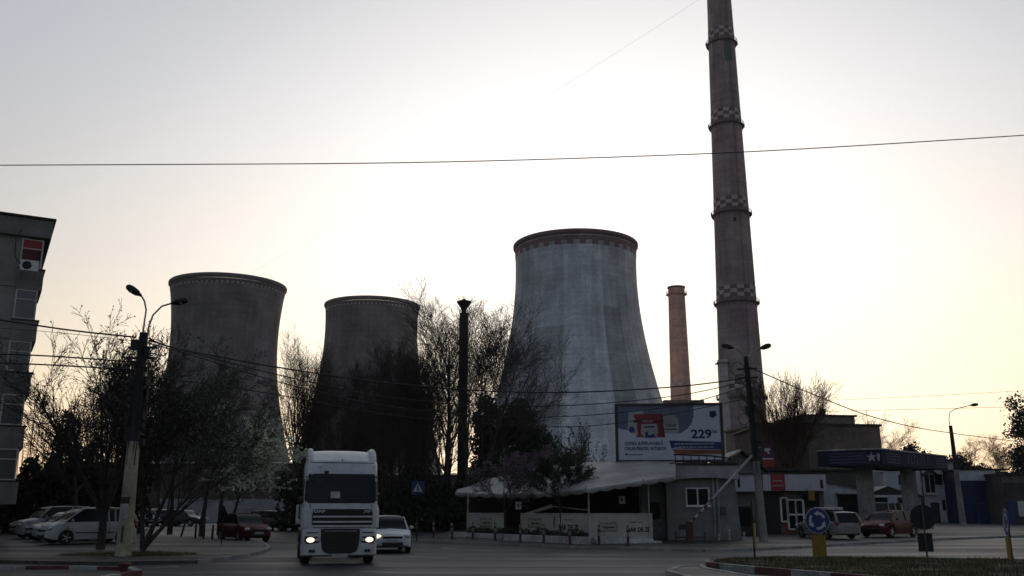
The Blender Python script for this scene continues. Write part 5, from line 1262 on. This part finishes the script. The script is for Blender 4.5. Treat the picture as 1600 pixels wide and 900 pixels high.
CFG = {
 'vase': dict(n=[4, 6, 5, 4, 3], wob=[.08, .13, .18, .22, .25], up=[.05, .06, .04, .03, .02], start=[1, 1, 1, 0], kids=[3, 1.6, 1.5, 1.6], ang=[34, 36, 40, 42], rat=[1.75, .55, .55, .55], rmin=.002),
 'column': dict(n=[10, 6, 4, 3, 2], wob=[.04, .06, .09, .10, .1], up=[.05, .12, .10, .08, .05], start=[1, 1, 0, 0], kids=[1.8, 1.5, 1.4, 1.1], ang=[30, 28, 30, 32], rat=[.46, .54, .6, .75], rmin=.0019),
 'spread': dict(n=[6, 7, 5, 4, 3], wob=[.06, .08, .10, .12, .12], up=[.05, .08, .07, .05, .03], start=[2, 1, 0, 0], kids=[1.7, 1.5, 1.45, 1.15], ang=[40, 34, 34, 36], rat=[.78, .58, .6, .72], rmin=.0019),
 'limb': dict(n=[9, 6, 4, 3], wob=[.05, .09, .15, .2], up=[.02, .04, .03, .0], start=[2, 0, 0], kids=[1.3, 1.4, 1.3], ang=[26, 30, 36], rat=[.48, .55, .55], rmin=.0022, taper=.12),
 'crown': dict(n=[9, 6, 4, 3], wob=[.04, .07, .12, .18], up=[.02, .03, .03, .0], start=[2, 1, 0], kids=[1.1, 1.2, 1.25], ang=[20, 26, 34], rat=[.45, .5, .55], rmin=.0026, taper=.12),
 'shrub': dict(n=[3, 5, 4, 3], wob=[.15, .2, .25, .3], up=[.05, .03, .02, .0], start=[0, 0, 0], kids=[3.2, 1.8, 1.8], ang=[40, 40, 42], rat=[1.3, .6, .6], rmin=.002),
}
def tree(label, name, style, loc, H, seed, m, rtrunk=.16, leaves=None, tilt=(0, 0), spreadx=1., group=None, cat='tree', extra=None, zo=0.):
    rng = random.Random(seed); S = []; c = CFG[style]
    d0 = Vector((tilt[0], tilt[1], 1)).normalized()
    grow(rng, S, Vector((0, 0, zo)), d0, 1., .03, 0, c)
    if zo: S.append((Vector((0, 0, 0)), Vector((0, 0, zo)), .045, .036, 0))
    if extra:
        for t, l_ in extra: grow(rng, S, Vector((0, 0, zo+.02)), Vector((t[0], t[1], 1)).normalized(), l_, .026, 0, c)
    zz_ = sorted(s[1].z for s in S); zm = zz_[int(len(zz_)*.985)]; k = H/zm; kr = rtrunk/.03
    root = thing(name, label, cat, loc, 0, group); tr, cr = MB(), MB()
    for p, q, r0, r1, lev in S:
        p = Vector((p.x*k*spreadx, p.y*k*spreadx, p.z*k)); q = Vector((q.x*k*spreadx, q.y*k*spreadx, q.z*k))
        f = kr if lev < 2 else kr*.85
        (tr if lev == 0 else cr).seg(p, q, max(r0*f, .009), max(r1*f, .007), 7 if lev == 0 else (5 if lev == 1 else 3))
    tr.build('trunk', m, root, True); cr.build('branches', m, root)
    if leaves:
        mm, dens, size, minlev, spread = leaves; lf = MB(); L0 = len(c['n'])-1
        for p, q, r0, r1, lev in S:
            if lev < minlev: continue
            t = dens*(1 if lev == L0 else .5); cnt = int(t)+(rng.random() < t-int(t))
            for _ in range(cnt):
                v = p.lerp(q, rng.random()); v = Vector((v.x*k*spreadx, v.y*k*spreadx, v.z*k))+rdir(rng)*spread*rng.random(); lf.leaf(v, size*rng.uniform(.6, 1.2), rng)
        lf.build('foliage' if mm not in (m_bloom, m_pink) else 'blossom', mm, root)
    return root
def fan(n, spread, seed, low=.85):
    rng = random.Random(seed); out = []
    for i in range(n):
        a = 2*pi*(i+rng.random()*.7)/n; s = spread*sqrt((i % 5+.6)/5)*rng.uniform(.85, 1.15); out.append(((tan(s)*cos(a), tan(s)*sin(a)), rng.uniform(low, 1.05)))
    return out
def gp(px, Y, raised=0.): return Vector((X(px, Y), Y, gz(Y)+raised))
def Hp(py, Y, raised=0.): return Z(py, Y)-gz(Y)-raised
tree('open bare tree with small buds between the apartment block and the left lamp post', 'bare_tree', 'limb', gp(163, 41, .12), Hp(520, 41, .12), 3, m_wood, .13, (m_leafdk, .35, .055, 2, .05), (-.1, 0), 1.0, extra=fan(7, .74, 3), zo=.2)
tree('leaning leafing tree right behind the left lamp post', 'leafing_tree', 'vase', gp(228, 39.5, .12), Hp(545, 39.5, .12), 12, m_wood, .13, (m_leafyoung, .35, .07, 2, .12), (.42, .1), 1.0, extra=[((.75, .3), .85), ((-.2, .1), .9)])
tree('pale blossoming tree before the concrete wall', 'blossom_tree', 'spread', gp(318, 60, 0), Hp(640, 60), 21, m_barkpale, .14, (m_bloom, 1.8, .08, 3, .10), (.05, 0), 1.2, zo=.3)
tree('greenish leafing tree over the concrete wall', 'leafing_tree', 'spread', gp(345, 64, 0), Hp(610, 64), 22, m_barkpale, .13, (m_leafyoung, .7, .10, 2, .16), (.0, 0), 1.3, zo=.4)
tree('white blossoming bush whose sprays reach towards the truck', 'blossom_bush', 'shrub', gp(366, 60, 0), Hp(655, 60), 23, m_barkpale, .10, (m_bloom, 6.5, .085, 2, .07), (.1, 0), 1.1, zo=.5, cat='bush')
tree('dense dark leafing tree behind the cars on the left', 'leafing_tree', 'spread', gp(268, 64, .0), Hp(625, 64), 25, m_wood, .13, (m_leafyoung, .5, .10, 2, .18), (0, 0), 1.1, zo=.4)
# wood in front of the middle tower: three bare kinds, copied
wl = 'tall bare tree of the dark wood in front of the middle cooling tower'; wg = 'tall bare trees behind the truck'
protos = []
for i, (px, Y, py, sd) in enumerate(((524, 74, 585, 31), (582, 78, 555, 32), (640, 72, 560, 33))):
    protos.append((tree(wl, 'bare_tree', 'column', gp(px, Y), Hp(py, Y), sd, m_wood, .17, None, (0, 0), 1.25, wg), Hp(py, Y)))
rng = random.Random(5)
for i, (px, Y, py) in enumerate(((508, 88, 600), (545, 84, 570), (600, 70, 590), (612, 86, 555), (628, 80, 540), (655, 84, 540), (668, 70, 570))):
    pr, h = protos[i % 3]; s = Hp(py, Y)/h; copy_tree(pr, gp(px, Y), rng.uniform(0, 6.28), wl, (s*rng.uniform(.85, 1.1), s*rng.uniform(.85, 1.1), s))
tree('bare fan shaped tree in the gap between the two dark cooling towers', 'bare_tree', 'limb', gp(468, 80), Hp(540, 80), 41, m_barkwarm, .13, None, (0, 0), 1.0, extra=fan(12, .42, 41), zo=.3)
tree('tall bare tree between the middle cooling tower and the funnel stack', 'bare_tree', 'column', gp(688, 76), Hp(462, 76), 43, m_wood, .2, None, (.02, 0), 1.35)
tree('second tall bare tree left of the funnel stack, with two leaning stems', 'bare_tree', 'column', gp(702, 80), Hp(480, 80), 44, m_wood, .17, None, (.05, 0), 1.2, extra=[((-.2, 0), .85)])
tree('broad bare tree leaning right from the funnel stack across the pale tower', 'bare_tree', 'spread', gp(726, 70), Hp(495, 70), 45, m_wood, .19, None, (.34, 0), 1.0, extra=[((.05, 0), .95)])
tree('bare tree whose twigs fan out right beside the funnel stack', 'bare_tree', 'spread', gp(738, 84), Hp(478, 84), 46, m_wood, .18, None, (.12, 0), 1.3)
tree('round bare brown tree right of the tall chimney', 'bare_tree', 'crown', gp(1240, 86), Hp(590, 86), 51, m_barkwarm, .15, None, (0, 0), 1.0, extra=fan(24, .58, 51, .95), zo=.55)
tree('faint bare tree behind the right end of the brown block', 'bare_tree', 'spread', gp(1386, 128), Hp(652, 128), 52, m_barkwarm, .18, None, (0, 0), 1.2)
tree('small bare tree left of the brown block roof pipe', 'bare_tree', 'limb', gp(1288, 130), Hp(650, 130), 55, m_barkwarm, .18, None, (0, 0), 1.0, extra=fan(9, .5, 55))
tree('bare tree right of the lamp at the blue workshop', 'bare_tree', 'spread', gp(1528, 125), Hp(682, 125), 53, m_barkwarm, .18, None, (0, 0), 1.5)
tree('low bare tree near the right edge behind the warehouse', 'bare_tree', 'spread', gp(1572, 120), Hp(690, 120), 54, m_barkwarm, .16, None, (0, 0), 1.3)
def crown_tree(label, name, loc, H, ctr, rad, n, leaf, m, seed, rt=.2, clusters=46, sig=.26, bark=None, group=None):
    rng = random.Random(seed); root = thing(name, label, 'tree', loc, 0, group)
    tb = MB(); pts = [Vector((0, 0, 0)), Vector((.1, 0, H*.35)), Vector((0, .1, H*.8))]; tb.tube(pts, [rt, rt*.7, rt*.15], 7); tb.build('trunk', bark or m_wood, root, True)
    lf = MB(); br = MB()
    for k in range(clusters):
        v = rdir(rng)*rng.uniform(.45, 1.0); c = Vector((ctr[0]+v.x*rad[0], ctr[1]+v.y*rad[1], ctr[2]+v.z*rad[2])); s = sig*min(rad)*rng.uniform(.6, 1.25)
        br.seg(Vector((0, 0, max(.3, c.z*.55))), c, rt*.25, .015, 4)
        for _ in range(n//clusters):
            lf.leaf(c+Vector((rng.gauss(0, s), rng.gauss(0, s), rng.gauss(0, s*.75))), leaf*rng.uniform(.6, 1.3), rng)
    br.build('limbs', bark or m_wood, root); lf.build('foliage', m, root); return root
def ct(label, name, px, Y, top, half, n, leaf, m, seed, low=.1, **k):
    H = Hp(top, Y); w_ = half*Y/F; return crown_tree(label, name, gp(px, Y), H, (0, 0, H*(1+low)/2), (w_, w_*.8, H*(1-low)/2*.96), n, leaf, m, seed, **k)
ct('dark evergreen tree with a rounded top beside the pale cooling tower', 'evergreen_tree', 800, 88, 615, 48, 11000, .2, m_leafdk, 61, clusters=70, sig=.25)
ct('second dark evergreen tree, right of the rounded one and half behind the terrace', 'evergreen_tree', 846, 92, 668, 42, 7000, .2, m_leafdk, 62, clusters=50)
ct('dark pointed evergreen tree just right of the funnel stack', 'evergreen_tree', 755, 92, 608, 26, 5500, .2, m_leafdk, 63, clusters=40)
ct('low dark evergreen tree behind the left end of the terrace', 'evergreen_tree', 775, 78, 690, 36, 6000, .18, m_leafdk, 64, clusters=40)
ct('dark pine left of the lamp at the blue workshop', 'pine_tree', 1442, 130, 686, 20, 2600, .22, m_leafdk, 65, .35, clusters=14, sig=.3)
ct('low spreading dark pine between the pine and the workshop lamp', 'pine_tree', 1482, 130, 697, 34, 4200, .22, m_leafdk, 66, .2, clusters=26)
ct('dark leafy bush behind the white office building roof', 'leafy_tree', 1525, 122, 706, 30, 3200, .2, m_leafdk, 67, .1, clusters=24)
ct('leafy tree cut by the right edge of the photo', 'leafy_tree', 1627, 96, 596, 38, 9000, .15, m_leaf, 68, .12, clusters=60, sig=.22)
tree('small pink blossoming tree before the left part of the terrace roof', 'blossom_tree', 'spread', gp(789, 51.6, .12), Hp(710, 51.6, .12), 71, m_barkpale, .08, (m_pink, .9, .05, 3, .08), (.0, 0), 1.25)
tree('second pink blossoming tree, behind the terrace roof', 'blossom_tree', 'spread', gp(820, 62, .12), Hp(702, 62, .12), 72, m_barkpale, .08, (m_pink, .9, .06, 3, .1), (.05, 0), 1.3)
tree('small leafy tree before the middle of the terrace roof', 'leafy_tree', 'spread', gp(878, 48.6, .12), Hp(706, 48.6, .12), 73, m_wood, .09, (m_leafdk, .9, .058, 2, .10), (.0, 0), 1.45)
tree('slim leafing bush with upright shoots behind the terrace roof', 'leafing_bush', 'shrub', gp(905, 58, .12), Hp(668, 58, .12), 74, m_barkpale, .08, (m_leafyoung, 1.3, .07, 2, .1), (.1, 0), .6, cat='bush')
def thicket(name, label, x0, y0, x1, y1, h0, depth, n, leaf, m, seed, stems=60):
    "one mass of undergrowth nobody could count"
    rng = random.Random(seed); mb = MB(); a = Vector((x0, y0, 0)); b = Vector((x1, y1, 0)); d = b-a; nn = Vector((-d.y, d.x, 0)).normalized()
    for _ in range(n):
        t = rng.random(); s = rng.random()*depth; h = h0*(.68+.22*sin(t*19+seed)+.16*sin(t*47+seed*2)); p = a+d*t+nn*s; z = h*rng.random()**.8
        mb.leaf(Vector((p.x, p.y, gz(p.y)+z)), leaf*rng.uniform(.6, 1.3), rng)
    for _ in range(stems):
        t = rng.random(); p = a+d*t+nn*rng.random()*depth; p.z = gz(p.y); q = p+Vector((rng.uniform(-.5, .5), rng.uniform(-.5, .5), h0*rng.uniform(.6, 1.2))); mb.seg(p, q, .05, .015, 4)
    o = mb.build(name, m); o['label'] = label; o['kind'] = 'stuff'; o['category'] = 'undergrowth'; return o
thicket('undergrowth', 'dark undergrowth at the foot of the wood behind the truck', X(425, 70), 70, X(735, 68), 68, 4.6, 8, 16000, .2, m_hedge, 1, 160)
thicket('undergrowth', 'dark hedge mass behind the parked cars on the left', X(-160, 58), 58, X(240, 66), 66, 8.2, 5, 22000, .19, m_hedge, 2, 120)
thicket('undergrowth', 'dim scrub behind the shop and the petrol station', X(1180, 76), 76, X(1290, 77), 77, 3.5, 5, 5000, .18, m_hedge, 3, 60)
# grass on the island and round the left lamp post
def pip(x, y, poly):
    c = False; j = len(poly)-1
    for i in range(len(poly)):
        if (poly[i][1] > y) != (poly[j][1] > y) and x < (poly[j][0]-poly[i][0])*(y-poly[i][1])/(poly[j][1]-poly[i][1])+poly[i][0]: c = not c
        j = i
    return c
def grass(label, test, box, n, h, base, seed, m=m_grass):
    rng = random.Random(seed); mb = MB(); k = 0
    while k < n:
        x, y = rng.uniform(*box[0]), rng.uniform(*box[1])
        if not test(x, y) or sin(x*1.7+2*sin(y*.8))*sin(y*1.9+1.5*sin(x*.6)) > rng.uniform(.25, .8): k += .3; continue
        k += 1; z = gz(y)+base; hh = h*rng.uniform(.4, 1.2)*(.7+.5*abs(sin(x*1.3)*cos(y*.9))); a = rng.uniform(0, pi); w_ = .012; i = len(mb.v)
        mb.v += [(x-w_*cos(a), y-w_*sin(a), z), (x+w_*cos(a), y+w_*sin(a), z), (x+rng.uniform(-.05, .05), y+rng.uniform(-.05, .05), z+hh)]; mb.face((i, i+1, i+2))
    o = mb.build('grass', m); o['label'] = label; o['kind'] = 'stuff'; o['category'] = 'grass'
grass('short uneven grass of the roundabout island', lambda x, y: pip(x, y, isl), ((6, 26), (22, 34)), 30000, .13, .15, 1)
c_ = gp(190, 36.6); grass('worn grass round the foot of the left lamp post', lambda x, y: ((x-c_.x-.4)/2.6)**2+((y-c_.y)/1.5)**2 < 1, ((c_.x-3, c_.x+3.2), (34.8, 38.4)), 5000, .09, .12, 2)
sheet('turf', [(c_.x+.4+2.7*cos(i*pi/10)*(1+.08*sin(i*2.3)), c_.y+1.55*sin(i*pi/10)*(1+.1*cos(i*1.7))) for i in range(20)], .126, m_soil)
tree('bare tangled tree behind the open budding tree on the left', 'bare_tree', 'spread', gp(120, 54, .0), Hp(600, 54), 81, m_wood, .18, (m_leafdk, .06, .08, 3, .06), (0, 0), 1.15)
tree('budding tree just left of the left lamp post', 'bare_tree', 'vase', gp(205, 44, .12), Hp(572, 44, .12), 82, m_wood, .15, (m_leafdk, .25, .06, 3, .08), (-.12, 0), 1.1)
